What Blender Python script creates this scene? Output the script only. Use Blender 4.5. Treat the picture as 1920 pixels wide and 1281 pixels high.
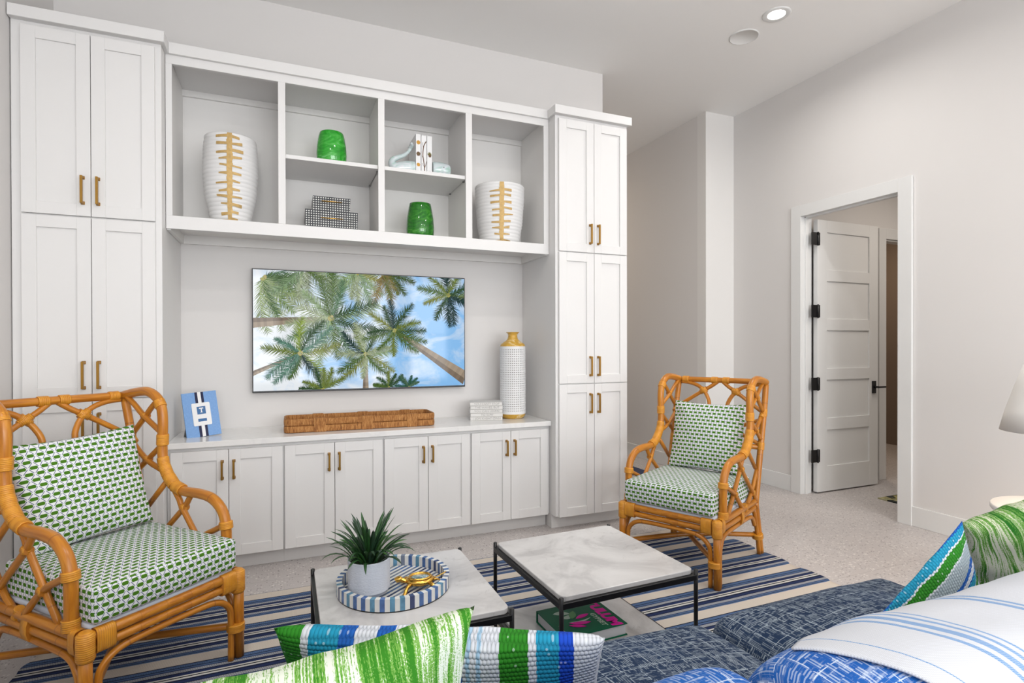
import bpy, bmesh, math, random
from math import sin, cos, pi, radians, sqrt, atan2
from mathutils import Vector, Matrix
random.seed(7)
for o in list(bpy.data.objects): bpy.data.objects.remove(o, do_unlink=True)
S = bpy.context.scene; COL = S.collection

# ---------------------------------------------------------------- camera, world, light, exposure
def setup_camera():
    f = 1036.4962; yaw, pitch, roll = (radians(a) for a in (22.4511, -0.2815, -0.1249))
    F = Vector((sin(yaw)*cos(pitch), cos(yaw)*cos(pitch), sin(pitch)))
    r = Vector((cos(yaw), -sin(yaw), 0)); u = r.cross(F)
    R = cos(roll)*r + sin(roll)*u; U = -sin(roll)*r + cos(roll)*u
    cd = bpy.data.cameras.new('camera'); cam = bpy.data.objects.new('camera', cd); COL.objects.link(cam)
    m = Matrix((R, U, -F)).transposed().to_4x4(); m.translation = Vector((0, 0, 1.30)); cam.matrix_world = m
    cd.sensor_width = 36; cd.lens = f/1920*36; cd.shift_y = 14.76/1920; cd.clip_start = .02
    S.camera = cam
setup_camera()
S.view_settings.view_transform = 'Standard'; S.view_settings.look = 'None'
S.view_settings.gamma = 1; S.view_settings.use_curve_mapping = False
S.view_settings.exposure = 0.08
W = bpy.data.worlds.new('world'); S.world = W; W.use_nodes = True
W.node_tree.nodes['Background'].inputs[0].default_value = (.78, .88, 1, 1)
W.node_tree.nodes['Background'].inputs[1].default_value = 1.2
def area(name, loc, target, sx, sy, power, col=(1, 1, 1), spread=180):
    l = bpy.data.lights.new(name, 'AREA'); l.shape = 'RECTANGLE'; l.size = sx; l.size_y = sy
    l.energy = power; l.color = col; l.spread = radians(spread)
    o = bpy.data.objects.new(name, l); COL.objects.link(o); o.location = loc
    o.rotation_euler = (Vector(target)-Vector(loc)).to_track_quat('-Z', 'Y').to_euler()
    return o
# daylight entering through the four tall windows of the wall behind the camera and the side windows
for i, x in enumerate((-.55, .75, 2.05, 3.35)):
    area('window_daylight', (x, -5.75, 1.75), (x, 0, 1.75), 1.0, 2.5, 82, (.97, .985, 1))
area('window_daylight', (4.45, -3.2, 1.75), (0, -3.2, 1.75), 1.8, 2.3, 50, (.97, .985, 1))
area('window_daylight', (-1.55, -3.3, 1.75), (0, -3.3, 1.75), 1.8, 2.3, 50, (.97, .985, 1))
# the recessed lamp in view first, then unseen fills added to brighten the ceiling
LAMP_AND_FILLS = [(3.18, 2.862), (.95, 1.75), (3.18, .6), (-.4, .9), (3.18, -1.7), (1.85, -1.7), (.55, -1.7), (3.18, -4.0), (.55, -4.0)]
for x, y in LAMP_AND_FILLS:
    l = bpy.data.lights.new('downlight', 'AREA'); l.shape = 'DISK'; l.size = .11; l.energy = 13; l.color = (1, .97, .93); l.spread = radians(165)
    o = bpy.data.objects.new('downlight', l); COL.objects.link(o); o.location = (x, y, 3.590)
# bedroom lamp, plus fills added to brighten the hall and the closet
area('hall_fill', (3.2, 7.2, 3.5), (3.2, 7.2, 0), .5, .5, 22, (1, .84, .66))
area('closet_fill', (6.3, 4.6, 2.9), (6.3, 4.6, 0), .3, .3, 15, (1, .80, .6))
area('bedroom_ceiling_lamp', (5.3, 2.3, 2.9), (5.3, 2.6, 0), .8, .8, 17, (1, .90, .80))

# ---------------------------------------------------------------- node helpers
class X:
    """a socket with arithmetic"""
    nt = None
    def __init__(s, k): s.k = k
    def _m(s, op, *a):
        n = X.nt.nodes.new('ShaderNodeMath'); n.operation = op
        for i, v in enumerate((s,)+a):
            if isinstance(v, X): X.nt.links.new(v.k, n.inputs[i])
            else: n.inputs[i].default_value = v
        return X(n.outputs[0])
    def __add__(s, o): return s._m('ADD', o)
    __radd__ = __add__
    def __mul__(s, o): return s._m('MULTIPLY', o)
    __rmul__ = __mul__
    def __sub__(s, o): return s._m('SUBTRACT', o)
    def __rsub__(s, o): return (s*-1.0)+o
    def __truediv__(s, o): return s._m('DIVIDE', o)
    def abs(s): return s._m('ABSOLUTE')
    def frac(s): return s._m('FRACT')
    def floor(s): return s._m('FLOOR')
    def sin(s): return s._m('SINE')
    def lt(s, o): return s._m('LESS_THAN', o)
    def gt(s, o): return s._m('GREATER_THAN', o)
    def min(s, o): return s._m('MINIMUM', o)
    def max(s, o): return s._m('MAXIMUM', o)
    def pow(s, o): return s._m('POWER', o)
def newmat(name):
    m = bpy.data.materials.new(name); m.use_nodes = True; X.nt = m.node_tree
    return m, m.node_tree.nodes['Principled BSDF']
def coords(kind='Object'):
    t = X.nt.nodes.new('ShaderNodeTexCoord'); s = X.nt.nodes.new('ShaderNodeSeparateXYZ')
    X.nt.links.new(t.outputs[kind], s.inputs[0]); return t.outputs[kind], X(s.outputs[0]), X(s.outputs[1]), X(s.outputs[2])
def comb(x, y, z=0.0):
    n = X.nt.nodes.new('ShaderNodeCombineXYZ')
    for i, v in enumerate((x, y, z)):
        if isinstance(v, X): X.nt.links.new(v.k, n.inputs[i])
        else: n.inputs[i].default_value = v
    return n.outputs[0]
def noise(vec, scale, detail=2, rough=.5, dist=0.0):
    n = X.nt.nodes.new('ShaderNodeTexNoise'); X.nt.links.new(vec, n.inputs['Vector'])
    n.inputs['Scale'].default_value = scale; n.inputs['Detail'].default_value = detail
    n.inputs['Roughness'].default_value = rough; n.inputs['Distortion'].default_value = dist
    return X(n.outputs['Fac'])
def voro(vec, scale, out='Distance', feature='F1'):
    n = X.nt.nodes.new('ShaderNodeTexVoronoi'); n.feature = feature; X.nt.links.new(vec, n.inputs['Vector'])
    n.inputs['Scale'].default_value = scale
    return X(n.outputs[out])
def ramp(fac, stops, interp='LINEAR'):
    n = X.nt.nodes.new('ShaderNodeValToRGB'); X.nt.links.new(fac.k, n.inputs[0]); cr = n.color_ramp; cr.interpolation = interp
    while len(cr.elements) > 1: cr.elements.remove(cr.elements[-1])
    cr.elements[0].position = stops[0][0]; cr.elements[0].color = (*stops[0][1], 1)
    for p, c in stops[1:]:
        e = cr.elements.new(p); e.color = (*c, 1)
    return n.outputs[0]
def mixc(fac, a, b, mode='MIX'):
    n = X.nt.nodes.new('ShaderNodeMixRGB'); n.blend_type = mode
    for i, v in enumerate((fac, a, b)):
        if isinstance(v, X): X.nt.links.new(v.k, n.inputs[i])
        elif hasattr(v, 'is_linked'): X.nt.links.new(v, n.inputs[i])
        elif isinstance(v, (int, float)): n.inputs[i].default_value = v
        else: n.inputs[i].default_value = (*v, 1)
    return n.outputs[0]
def setc(b, c):
    if hasattr(c, 'is_linked'): X.nt.links.new(c, b.inputs['Base Color'])
    else: b.inputs['Base Color'].default_value = (*c, 1)
def bump(b, h, strength=.3, dist=.002):
    n = X.nt.nodes.new('ShaderNodeBump'); X.nt.links.new(h.k, n.inputs['Height'])
    n.inputs['Strength'].default_value = strength; n.inputs['Distance'].default_value = dist
    X.nt.links.new(n.outputs[0], b.inputs['Normal'])
def plain(name, c, rough=.5, metal=0, spec=.5, nz=0, nscale=30, bmp=0):
    m, b = newmat(name); b.inputs['Roughness'].default_value = rough; b.inputs['Metallic'].default_value = metal
    b.inputs['Specular IOR Level'].default_value = spec
    if nz or bmp:
        v, x, y, z = coords(); n = noise(v, nscale, 3)
        if nz: setc(b, mixc(n, tuple(k*(1-nz) for k in c), tuple(min(1, k*(1+nz)) for k in c)))
        else: setc(b, c)
        if bmp: bump(b, n, bmp)
    else: setc(b, c)
    return m
def srgb(h):
    h = h.lstrip('#'); return tuple((lambda v: v/12.92 if v <= .04045 else ((v+.055)/1.055)**2.4)(int(h[i:i+2], 16)/255) for i in (0, 2, 4))

# ---------------------------------------------------------------- mesh helpers
class MB:
    def __init__(s): s.v = []; s.f = []; s.uv = []; s.fm = []; s.sm = []
    def add(s, vs, fs, uv=None, mi=0, smooth=False):
        b = len(s.v); s.v += [tuple(p) for p in vs]; s.uv += uv if uv else [(0, 0)]*len(vs)
        for f in fs: s.f.append(tuple(i+b for i in f)); s.fm.append(mi); s.sm.append(smooth)
        return s
    def box(s, x0, x1, y0, y1, z0, z1, mi=0):
        v = [(x, y, z) for x in (x0, x1) for y in (y0, y1) for z in (z0, z1)]
        return s.add(v, [(0, 1, 3, 2), (4, 6, 7, 5), (0, 4, 5, 1), (2, 3, 7, 6), (0, 2, 6, 4), (1, 5, 7, 3)], mi=mi)
    def tube(s, pts, r, n=8, mi=0, cap=True, closed=False):
        P = [Vector(p) for p in pts]; m = len(P); rr = r if isinstance(r, (list, tuple)) else [r]*m
        T = []
        for i in range(m):
            a = P[i-1] if (i > 0 or closed) else P[i]; b = P[(i+1) % m] if (i < m-1 or closed) else P[i]
            T.append((b-a).normalized())
        nrm = T[0].orthogonal().normalized(); vs = []; uv = []; L = 0
        for i in range(m):
            if i: L += (P[i]-P[i-1]).length
            nrm = (nrm - T[i]*nrm.dot(T[i])).normalized(); bi = T[i].cross(nrm)
            for k in range(n):
                a = 2*pi*k/n; vs.append(P[i]+(nrm*cos(a)+bi*sin(a))*rr[i]); uv.append((L, k/n))
        fs = [(i*n+k, i*n+(k+1) % n, (i+1)*n+(k+1) % n, (i+1)*n+k) for i in range(m-1) for k in range(n)]
        if closed: fs += [((m-1)*n+k, (m-1)*n+(k+1) % n, (k+1) % n, k) for k in range(n)]
        s.add(vs, fs, uv, mi, True)
        if cap and not closed:
            b = len(s.v)-len(vs); s.f.append(tuple(b+k for k in range(n))[::-1]); s.f.append(tuple(b+(m-1)*n+k for k in range(n)))
            s.fm += [mi, mi]; s.sm += [False, False]
        return s
    def lathe(s, prof, c=(0, 0, 0), n=32, mi=0, smooth=True):
        vs = []; uv = []; L = 0
        for i, (r, z) in enumerate(prof):
            if i: L += sqrt((r-prof[i-1][0])**2+(z-prof[i-1][1])**2)
            for k in range(n):
                a = 2*pi*k/n; vs.append((c[0]+r*cos(a), c[1]+r*sin(a), c[2]+z)); uv.append((k/n, L))
        fs = [(i*n+k, i*n+(k+1) % n, (i+1)*n+(k+1) % n, (i+1)*n+k) for i in range(len(prof)-1) for k in range(n)]
        return s.add(vs, fs, uv, mi, smooth)
    def prism(s, poly, z0, z1, mi=0):
        n = len(poly); v = [(x, y, z0) for x, y in poly]+[(x, y, z1) for x, y in poly]
        return s.add(v, [tuple(range(n))[::-1], tuple(range(n, 2*n))]+[(i, (i+1) % n, n+(i+1) % n, n+i) for i in range(n)], mi=mi)
    def mesh(s, name, mats):
        me = bpy.data.meshes.new(name); me.from_pydata(s.v, [], s.f)
        l = me.uv_layers.new(name='UVMap')
        idx = [0]*len(me.loops); me.loops.foreach_get('vertex_index', idx)
        flat = []
        for i in idx: flat += s.uv[i]
        l.data.foreach_set('uv', flat)
        me.polygons.foreach_set('use_smooth', s.sm); me.polygons.foreach_set('material_index', s.fm)
        for m in (mats if isinstance(mats, (list, tuple)) else [mats]): me.materials.append(m)
        me.update(); return me
    def build(s, name, mats, parent=None, bev=0, seg=2):
        return link(name, s.mesh(name, mats), parent, bev, seg)
def link(name, me, parent=None, bev=0, seg=2):
    o = bpy.data.objects.new(name, me); COL.objects.link(o)
    if parent: o.parent = parent
    if bev:
        b = o.modifiers.new('bevel', 'BEVEL'); b.width = bev; b.segments = seg; b.limit_method = 'ANGLE'; b.angle_limit = radians(40)
    return o
def empty(name, label=None, cat=None, loc=(0, 0, 0), rz=0, group=None, kind=None):
    o = bpy.data.objects.new(name, None); COL.objects.link(o); o.location = loc; o.rotation_euler = (0, 0, rz); o.empty_display_size = .05
    return tag(o, label, cat, group, kind)
def tag(o, label=None, cat=None, group=None, kind=None):
    if label: o['label'] = label
    if cat: o['category'] = cat
    if group: o['group'] = group
    if kind: o['kind'] = kind
    return o
def struct(name, mb, mats, parent=None, bev=0):
    o = mb.build(name, mats, parent, bev)
    if not parent: o['kind'] = 'structure'
    return o
def box(name, d, mat, parent=None, bev=0):
    return MB().box(*d).build(name, mat, parent, bev)
def smooth_path(P, k=6):
    P = [Vector(p) for p in P]; out = []
    if len(P) < 3: return P
    for i in range(len(P)-1):
        p0 = P[max(0, i-1)]; p1 = P[i]; p2 = P[i+1]; p3 = P[min(len(P)-1, i+2)]
        for j in range(k):
            t = j/k; out.append(.5*((2*p1)+(p2-p0)*t+(2*p0-5*p1+4*p2-p3)*t*t+(3*p1-p0-3*p2+p3)*t**3))
    out.append(P[-1]); return out
def text(name, s, size, mat, parent, M, depth=.0004, align='CENTER', sx=1.0, bold=0.0, shear=0.0):
    c = bpy.data.curves.new(name, 'FONT'); c.body = s; c.size = size; c.align_x = align; c.align_y = 'CENTER'; c.extrude = depth
    c.offset = bold; c.shear = shear; c.resolution_u = 3
    t = bpy.data.objects.new(name, c); COL.objects.link(t)
    dg = bpy.context.evaluated_depsgraph_get(); me = bpy.data.meshes.new_from_object(t.evaluated_get(dg))
    bpy.data.objects.remove(t); me.transform(Matrix.Diagonal((sx, 1, 1, 1))); me.transform(M)
    me.materials.clear(); me.materials.append(mat)
    return link(name, me, parent)
def frame_m(o, ex, ey, ez):
    m = Matrix((Vector(ex).normalized(), Vector(ey).normalized(), Vector(ez).normalized())).transposed().to_4x4(); m.translation = Vector(o); return m

# ---------------------------------------------------------------- materials
def m_wall(name, c):
    m, b = newmat(name); v, x, y, z = coords(); n = noise(v, 220, 2)
    setc(b, c); b.inputs['Roughness'].default_value = .75; b.inputs['Specular IOR Level'].default_value = .25; bump(b, n, .04, .001); return m
M_wall = m_wall('wall_paint', (.72, .70, .685))
M_wall_lit = m_wall('wall_paint_lit', (.78, .765, .745))  # wall paint made lighter, the light on the pier put into its colour
M_ceil = m_wall('ceiling_paint', (.89, .88, .865))
M_cab = plain('cabinet_white', (.75, .74, .73), .35, spec=.4)
M_trim = plain('trim_white', (.75, .75, .74), .38, spec=.4)
M_shelfin = plain('shelf_interior_white', (.82, .805, .785), .45, spec=.3)
M_gap = plain('shadow_gap_dark', (.03, .03, .03), .9)
M_black = plain('black_metal', (.008, .008, .009), .32, 0, .5)
M_brass = plain('antique_brass', (.36, .20, .045), .36, 1)
M_brown_wall = m_wall('closet_brown_paint', (.24, .19, .155))
def m_quartz():
    m, b = newmat('white_quartz'); v, x, y, z = coords(); n = noise(v, 4, 5, .6, 1.5)
    setc(b, ramp(n, [(.0, (.80, .79, .775)), (.55, (.80, .79, .775)), (.6, (.76, .75, .74)), (.64, (.80, .79, .775))])); b.inputs['Roughness'].default_value = .16; return m
M_quartz = m_quartz()
def m_marble():
    m, b = newmat('pale_marble'); v, x, y, z = coords('Object')
    n = noise(v, 3.2, 6, .62, 1.2); n2 = noise(v, 7, 8, .7, 2.5); n3 = noise(v, 2, 2)
    c1 = ramp(n, [(.38, (.46, .45, .45)), (.5, (.58, .57, .565)), (.62, (.63, .62, .615))])
    vein = ramp(n2, [(.0, (1, 1, 1)), (.34, (1, 1, 1)), (.385, (.60, .60, .60)), (.41, (.95, .95, .95)), (.5, (1, 1, 1))])
    k = n3.gt(.0)
    c = mixc((n3-.42)._m('MULTIPLY', 5.0)._m('MINIMUM', 1.0)._m('MAXIMUM', 0.0), c1, mixc(1.0, c1, vein, 'MULTIPLY'))
    setc(b, c); b.inputs['Roughness'].default_value = .28; return m
M_marble = m_marble()
def m_floor():
    m, b = newmat('terrazzo_floor'); v, x, y, z = coords()
    base = ramp(noise(v, 1.2, 3), [(.3, (.50, .465, .455)), (.7, (.56, .525, .515))])
    vn = X.nt.nodes.new('ShaderNodeTexVoronoi'); X.nt.links.new(v, vn.inputs['Vector']); vn.inputs['Scale'].default_value = 68
    sp = X.nt.nodes.new('ShaderNodeSeparateColor'); X.nt.links.new(vn.outputs['Color'], sp.inputs[0]); rnd = X(sp.outputs[0])
    d = X(vn.outputs['Distance'])
    dark = d.lt(.30)*rnd.gt(.66); lightm = d.lt(.40)*rnd.lt(.25)
    c = mixc(dark*.8, base, (.17, .15, .15)); c = mixc(lightm*.7, c, (.76, .73, .69))
    fine = noise(v, 420, 2, .7); c = mixc((fine-.54)._m('MULTIPLY', 9.0)._m('MINIMUM', .6)._m('MAXIMUM', 0.0), c, (.30, .27, .25))
    jx = ((x+.34)/1.2).frac(); jy = ((y+.25)/1.2).frac()
    joint = jx.lt(.0035).max(jy.lt(.0035)); c = mixc(joint*.35, c, (.25, .23, .21))
    setc(b, c); b.inputs['Roughness'].default_value = .42; b.inputs['Specular IOR Level'].default_value = .35; return m
M_floor = m_floor()
def m_rattan():
    m, b = newmat('rattan_cane'); v, x, y, z = coords('UV')
    n = noise(comb(x*6, y*8), 1.0, 4, .6, .6); n2 = noise(comb(x*1.2, y*1.0), 3, 2)
    c = ramp(n, [(.25, (.34, .105, .008)), (.5, (.50, .18, .014)), (.75, (.64, .27, .026))])
    c = mixc(((x*3.1).frac()).lt(.018)*.55, c, (.25, .08, .015))
    setc(b, c); b.inputs['Roughness'].default_value = .33; b.inputs['Specular IOR Level'].default_value = .45; b.inputs['Coat Weight'].default_value = .15; b.inputs['Coat Roughness'].default_value = .2; return m
M_rattan = m_rattan()
def m_bind():
    m, b = newmat('rattan_peel_binding'); v, x, y, z = coords('UV')
    st = (x*150.0).frac(); w = (st-.5).abs(); n = noise(comb(x*40, y*5), 1, 3)
    setc(b, mixc((w*2.0).pow(6.0)*.65, ramp(n, [(.3, (.60, .23, .016)), (.7, (.76, .34, .03))]), (.34, .10, .012)))
    b.inputs['Roughness'].default_value = .38; bump(b, (w*2.0).pow(4.0)*-1.0, .6, .0015); return m
M_bind = m_bind()
def m_green():
    m, b = newmat('green_hexagon_print'); v, x, y, z = coords('UV')
    wob = noise(v, 30, 2)
    u = x/.031; w = y/.047
    a = (u+w).frac(); c = (u-w).frac()
    p = a-.5; q = c-.5; dx = ((p+q)*.5).abs(); dy = ((p-q)*.5).abs()
    hexm = dy.lt(.138)*((dx+dy*.8).lt(.375))
    ea = p.abs(); eb = q.abs()
    la = ea.gt(.455)*eb.lt(.38); lb = eb.gt(.455)*ea.lt(.38)
    cc = mixc(la.max(lb)*.88, (.76, .78, .80), (.035, .06, .16)); cc = mixc(hexm, cc, mixc(wob, (.045, .155, .010), (.075, .20, .014)))
    setc(b, cc); b.inputs['Roughness'].default_value = .85; b.inputs['Specular IOR Level'].default_value = .15
    bump(b, noise(v, 900, 1), .12, .001); return m
M_green = m_green()
M_pad = plain('pad_white_cotton', (.62, .68, .78), .85, spec=.15)
def m_rug():
    m, b = newmat('rug_woven_stripes'); v, x, y, z = coords()
    t = ((3.111-y)/.26)
    f = t.frac()
    dn = (.095, .16, .30); nv = (.022, .035, .10); bk = (.012, .014, .02); gy = (.36, .37, .39); wh = (.60, .59, .56); cr = (.63, .565, .495)
    B = .735
    st = [(0, bk), (.02, dn), (.09, bk), (.11, dn), (.15, nv), (.175, gy), (.245, bk), (.26, nv), (.335, wh), (.37, bk), (.395, wh), (.44, nv), (.455, bk), (.475, nv), (.545, bk), (.56, gy), (.635, nv), (.655, dn), (.69, bk), (.705, dn), (.74, cr)]
    wob = noise(comb(x*3, y*14), 1.0, 2)
    f2 = (t+(wob-.5)*.035).frac()
    base = ramp(f2, st, 'CONSTANT')
    weft = ((x/.0085)+(y/.012).floor()*.5).frac(); wy = (y/.0045).frac()
    tick = weft.lt(.42)
    isgy = (f2.gt(.175)*f2.lt(.245)).max(f2.gt(.56)*f2.lt(.635)); isdn = f2.lt(.175).max(f2.gt(.655)*f2.lt(.74))
    c = mixc(isgy*tick*.55, base, (.10, .12, .17)); c = mixc(isdn*tick*.45, c, (.03, .05, .13))
    cream = f2.gt(.74); c = mixc(cream*((x/.006).frac().lt(.35))*.16, c, (.30, .26, .22))
    setc(b, c); b.inputs['Roughness'].default_value = .92; b.inputs['Specular IOR Level'].default_value = .1
    bump(b, ((weft-.5).abs()+(wy-.5).abs()), .5, .002); return m
M_rug = m_rug()
def m_denim(name, base, mid, light, k):
    m, b = newmat(name); v, x, y, z = coords('UV')
    def layer(sx, sy, thr, seed):
        u = x*sx; w = y*sy; cell = comb(u.floor()+seed, w.floor()+seed*2.0)
        wn = X.nt.nodes.new('ShaderNodeTexWhiteNoise'); wn.noise_dimensions = '3D'; X.nt.links.new(cell, wn.inputs['Vector'])
        r = X(wn.outputs['Value']); return r.gt(thr)
    blk = layer(22, 22, .5, 3.0)
    hx = layer(60, 330, .52, 1.0)*(y*165.0).frac().lt(.55)
    hy = layer(330, 60, .52, 5.0)*(x*165.0).frac().lt(.55)
    threads = hx*blk+hy*(1.0-blk)
    n = noise(comb(x*14, y*90), 1, 4, .7); n2 = noise(comb(x*90, y*14), 1, 4, .7); n3 = noise(v, 7, 3)
    sl = ((n-.54)*9.0).max(0.0).min(1.0); sl2 = ((n2-.56)*9.0).max(0.0).min(1.0)
    grid = ((x/.047+noise(v, 5, 1)*.3).frac().lt(.045)).max(((y/.075+noise(v, 5, 1)*.3).frac().lt(.025)))
    brk = noise(comb(x*60, y*60), 1, 2).gt(.44)
    amt = (threads*.58+sl*.50+sl2*.35).min(.92)*(.25+n3*1.0).min(1.0)
    c = mixc(noise(v, 4, 2), base, mid); c = mixc(amt*k, c, light); c = mixc(grid*brk*.75, c, light)
    setc(b, c); b.inputs['Roughness'].default_value = .9; b.inputs['Specular IOR Level'].default_value = .15
    bump(b, amt+grid*.6, .5, .0015); return m
M_denim = m_denim('navy_cross_weave', (.009, .018, .045), (.024, .048, .105), (.44, .51, .56), .85)
M_denim_lit = m_denim('navy_cross_weave_lit', (.008, .065, .30), (.02, .13, .43), (.62, .70, .80), .95)  # same sofa weave, with the brightening by window light put into the colour
def m_knit(name, stops, px=.0078, py=.0082, ribs=None):
    m, b = newmat(name); v, x, y, z = coords('UV')
    wob = noise(v, 22, 2)
    f = (x+(wob-.5)*.006+((y/py).floor()*.5).frac()*px*.35)/1.0
    c = ramp(f, stops, 'CONSTANT')
    kx = ((x/px)+(y/py).floor()*.5).frac()-.5; ky = (y/py).frac()-.5
    h = 1.0-((kx*1.6)*(kx*1.6)+(ky*2.0)*(ky*2.0))
    h = h.max(0.0).pow(.5)
    c = mixc((1.0-h)*.30, c, mixc(1.0, c, (.22, .25, .32), 'MULTIPLY'))
    wn = X.nt.nodes.new('ShaderNodeTexWhiteNoise'); X.nt.links.new(comb(((x/px)+(y/py).floor()*.5).floor(), (y/py).floor()), wn.inputs['Vector'])
    c = mixc(X(wn.outputs['Value']).gt(.90)*h.gt(.86)*.30, c, (.78, .84, .84))  # pale sheen painted onto random stitch tops
    setc(b, c); b.inputs['Roughness'].default_value = .75; b.inputs['Specular IOR Level'].default_value = .25; bump(b, h, .8, .004); return m
GR = (.02, .21, .010); TQ = (.010, .27, .44); BL = (.008, .10, .42); WT = (.62, .65, .70); LB = (.34, .52, .68); DB = (.005, .06, .50)
def m_tie(name, hue, warp):
    m, b = newmat(name); v, x, y, z = coords('UV')
    wv = noise(v, 3, 2); u = x+(wv-.5)*warp
    n = noise(comb(u*64, y*2.2), 1.0, 5, .7); n2 = noise(comb(u*260, y*9), 1.0, 3, .7); sp = noise(v, 420, 2, .8); big = noise(comb(u*9, y*2.0), 1, 1)
    k = (n*.52+n2*.22+sp*.22+big*.32)
    c = ramp(k, [(.0, hue[2]), (.60, hue[2]), (.618, hue[1]), (.645, hue[1]), (.67, hue[0]), (1, hue[0])])
    setc(b, c); b.inputs['Roughness'].default_value = .85; b.inputs['Specular IOR Level'].default_value = .15; bump(b, sp, .2, .001); return m
M_tie = m_tie('green_streak_print', ((.030, .175, .012), (.15, .33, .06), (.60, .64, .55)), .05)
M_tie2 = m_tie('green_palm_streak_print', ((.012, .11, .010), (.12, .27, .05), (.52, .53, .42)), .22)
def m_throw():
    m, b = newmat('white_throw_blue_stripes'); v, x, y, z = coords('UV')
    wh = (.48, .49, .52); bl = (.11, .23, .43)
    wv = noise(v, 12, 2)
    f = x+(wv-.5)*.006
    c = ramp(f, [(0, wh), (.004, bl), (.006, wh), (.050, bl), (.0525, wh), (.175, bl), (.186, wh), (.200, bl), (.222, wh), (.238, bl), (.250, wh), (.262, bl), (.270, wh), (.46, bl), (.475, wh), (.488, bl), (.50, wh)], 'CONSTANT')
    t = ((x/.003).floor()*.5+y/.005).frac().lt(.45)
    wf = noise(comb(x*400, y*30), 1, 2); c = mixc(t*.35, c, (.72, .76, .84)); 
    setc(b, c); b.inputs['Roughness'].default_value = .9; b.inputs['Specular IOR Level'].default_value = .1; bump(b, wf, .25, .001); return m
M_throw = m_throw()
def m_swirl(name, stops, scale):
    m, b = newmat(name); v, x, y, z = coords('Object')
    n = noise(comb(x+z*.6, y, z*2.2-x), scale, 4, .55, 2.2); setc(b, ramp(n, stops)); b.inputs['Roughness'].default_value = .07; b.inputs['Coat Weight'].default_value = .5; b.inputs['Coat Roughness'].default_value = .03; return m
M_glassg = m_swirl('light_green_swirl_glass', [(.25, (.008, .20, .012)), (.48, (.02, .36, .02)), (.62, (.07, .46, .06)), (.75, (.28, .55, .36))], 9)
M_glassd = m_swirl('deep_green_swirl_glass', [(.25, (.004, .07, .003)), (.48, (.008, .16, .004)), (.62, (.03, .24, .008)), (.75, (.12, .36, .08))], 9)
M_whale = m_swirl('milky_seafoam_glass', [(.3, (.30, .55, .42)), (.45, (.55, .66, .66)), (.7, (.72, .74, .78))], 8)
def m_ribbed():
    m, b = newmat('white_bisque'); v, x, y, z = coords(); setc(b, (.78, .775, .77)); b.inputs['Roughness'].default_value = .6; bump(b, noise(v, 60, 3), .15, .002); return m
M_bisque = m_ribbed()
M_goldpaint = plain('aged_gold_leaf', (.50, .33, .12), .5, .25, nz=.35, nscale=60)
def m_dots():
    m, b = newmat('black_inlay_white_dots'); v, x, y, z = coords('UV')
    u = (x/.0148).frac()-.5; w = (y/.0148).frac()-.5; r = noise(v, 120, 1)
    d = (u*u+w*w).pow(.5); setc(b, mixc(d.lt(.27+0.0), (.008, .010, .016), (.74, .74, .70))); b.inputs['Roughness'].default_value = .3; return m
M_dots = m_dots()
def m_mustard():  # mustard glaze, mottled by noise
    m, b = newmat('mustard_glaze'); v, x, y, z = coords(); n = noise(comb(x, y, z*2.5), 14, 4, .6, 1.0)
    setc(b, ramp(n, [(.3, (.50, .27, .03)), (.55, (.64, .38, .06)), (.62, (.74, .60, .36)), (.68, (.60, .35, .05))])); b.inputs['Roughness'].default_value = .35; return m
M_mustard = m_mustard()
def m_basket():
    m, b = newmat('seagrass_wrap'); v, x, y, z = coords('Object')
    n = noise(comb(x*150, y*70, z*22), 1.0, 4, .75, .5); n2 = noise(v, 9, 2)
    c = ramp(n, [(.32, (.12, .04, .010)), (.46, (.33, .13, .032)), (.58, (.52, .25, .075)), (.72, (.68, .40, .16))])
    setc(b, mixc(n2*.4, c, (.30, .12, .03))); b.inputs['Roughness'].default_value = .8; bump(b, n, .9, .004); return m
M_basket = m_basket()
def m_linen():
    m, b = newmat('blue_chambray'); v, x, y, z = coords(); n = noise(comb(x*300, y*300, z*60), 1, 2); n2 = noise(comb(x*60, y*60, z*400), 1, 2)
    setc(b, mixc((n+n2)*.5, (.10, .25, .55), (.30, .48, .78))); b.inputs['Roughness'].default_value = .85; return m
M_linen = m_linen()
M_navy = plain('navy_grosgrain', (.008, .010, .05), .7)
M_white = plain('white_card', (.80, .80, .80), .5)
M_cobalt = plain('cobalt_print', (.03, .13, .32), .5)
M_paper = plain('cream_cloth_cover', (.70, .685, .66), .7)
M_ink = plain('pale_grey_ink', (.33, .32, .31), .7)
def m_pages():
    m, b = newmat('page_block'); v, x, y, z = coords(); n = noise(comb(x*.5, y*.5, z*900), 1, 1); setc(b, mixc(n, (.50, .52, .56), (.74, .74, .76))); b.inputs['Roughness'].default_value = .8; return m
M_pages = m_pages()
M_bookg = plain('emerald_cover', (.003, .135, .062), .5, spec=.15)
M_pink = plain('hot_pink_print', (.90, .01, .42), .5, spec=.15)
M_palegreen = plain('pale_green_print', (.42, .58, .45), .45)
M_leafprint = plain('mid_green_print', (.02, .25, .03), .45)
M_leaf = plain('succulent_leaf', (.022, .085, .020), .42, nz=.5, nscale=25)
M_leaf2 = plain('dark_leaf', (.016, .050, .022), .45, nz=.5, nscale=25)
M_leaf3 = plain('fresh_leaf', (.045, .14, .025), .42, nz=.4, nscale=25)
M_soil = plain('dark_moss', (.02, .03, .01), .9, nz=.5)
def m_pot():
    m, b = newmat('white_ribbed_ceramic'); v, x, y, z = coords(); setc(b, (.66, .70, .78)); b.inputs['Roughness'].default_value = .5
    bump(b, noise(comb(x*120, y*120, z*320), 1, 2), .7, .002); return m
M_pot = m_pot()
M_bone = plain('bone_inlay', (.70, .70, .67), .3, nz=.06)
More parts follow.
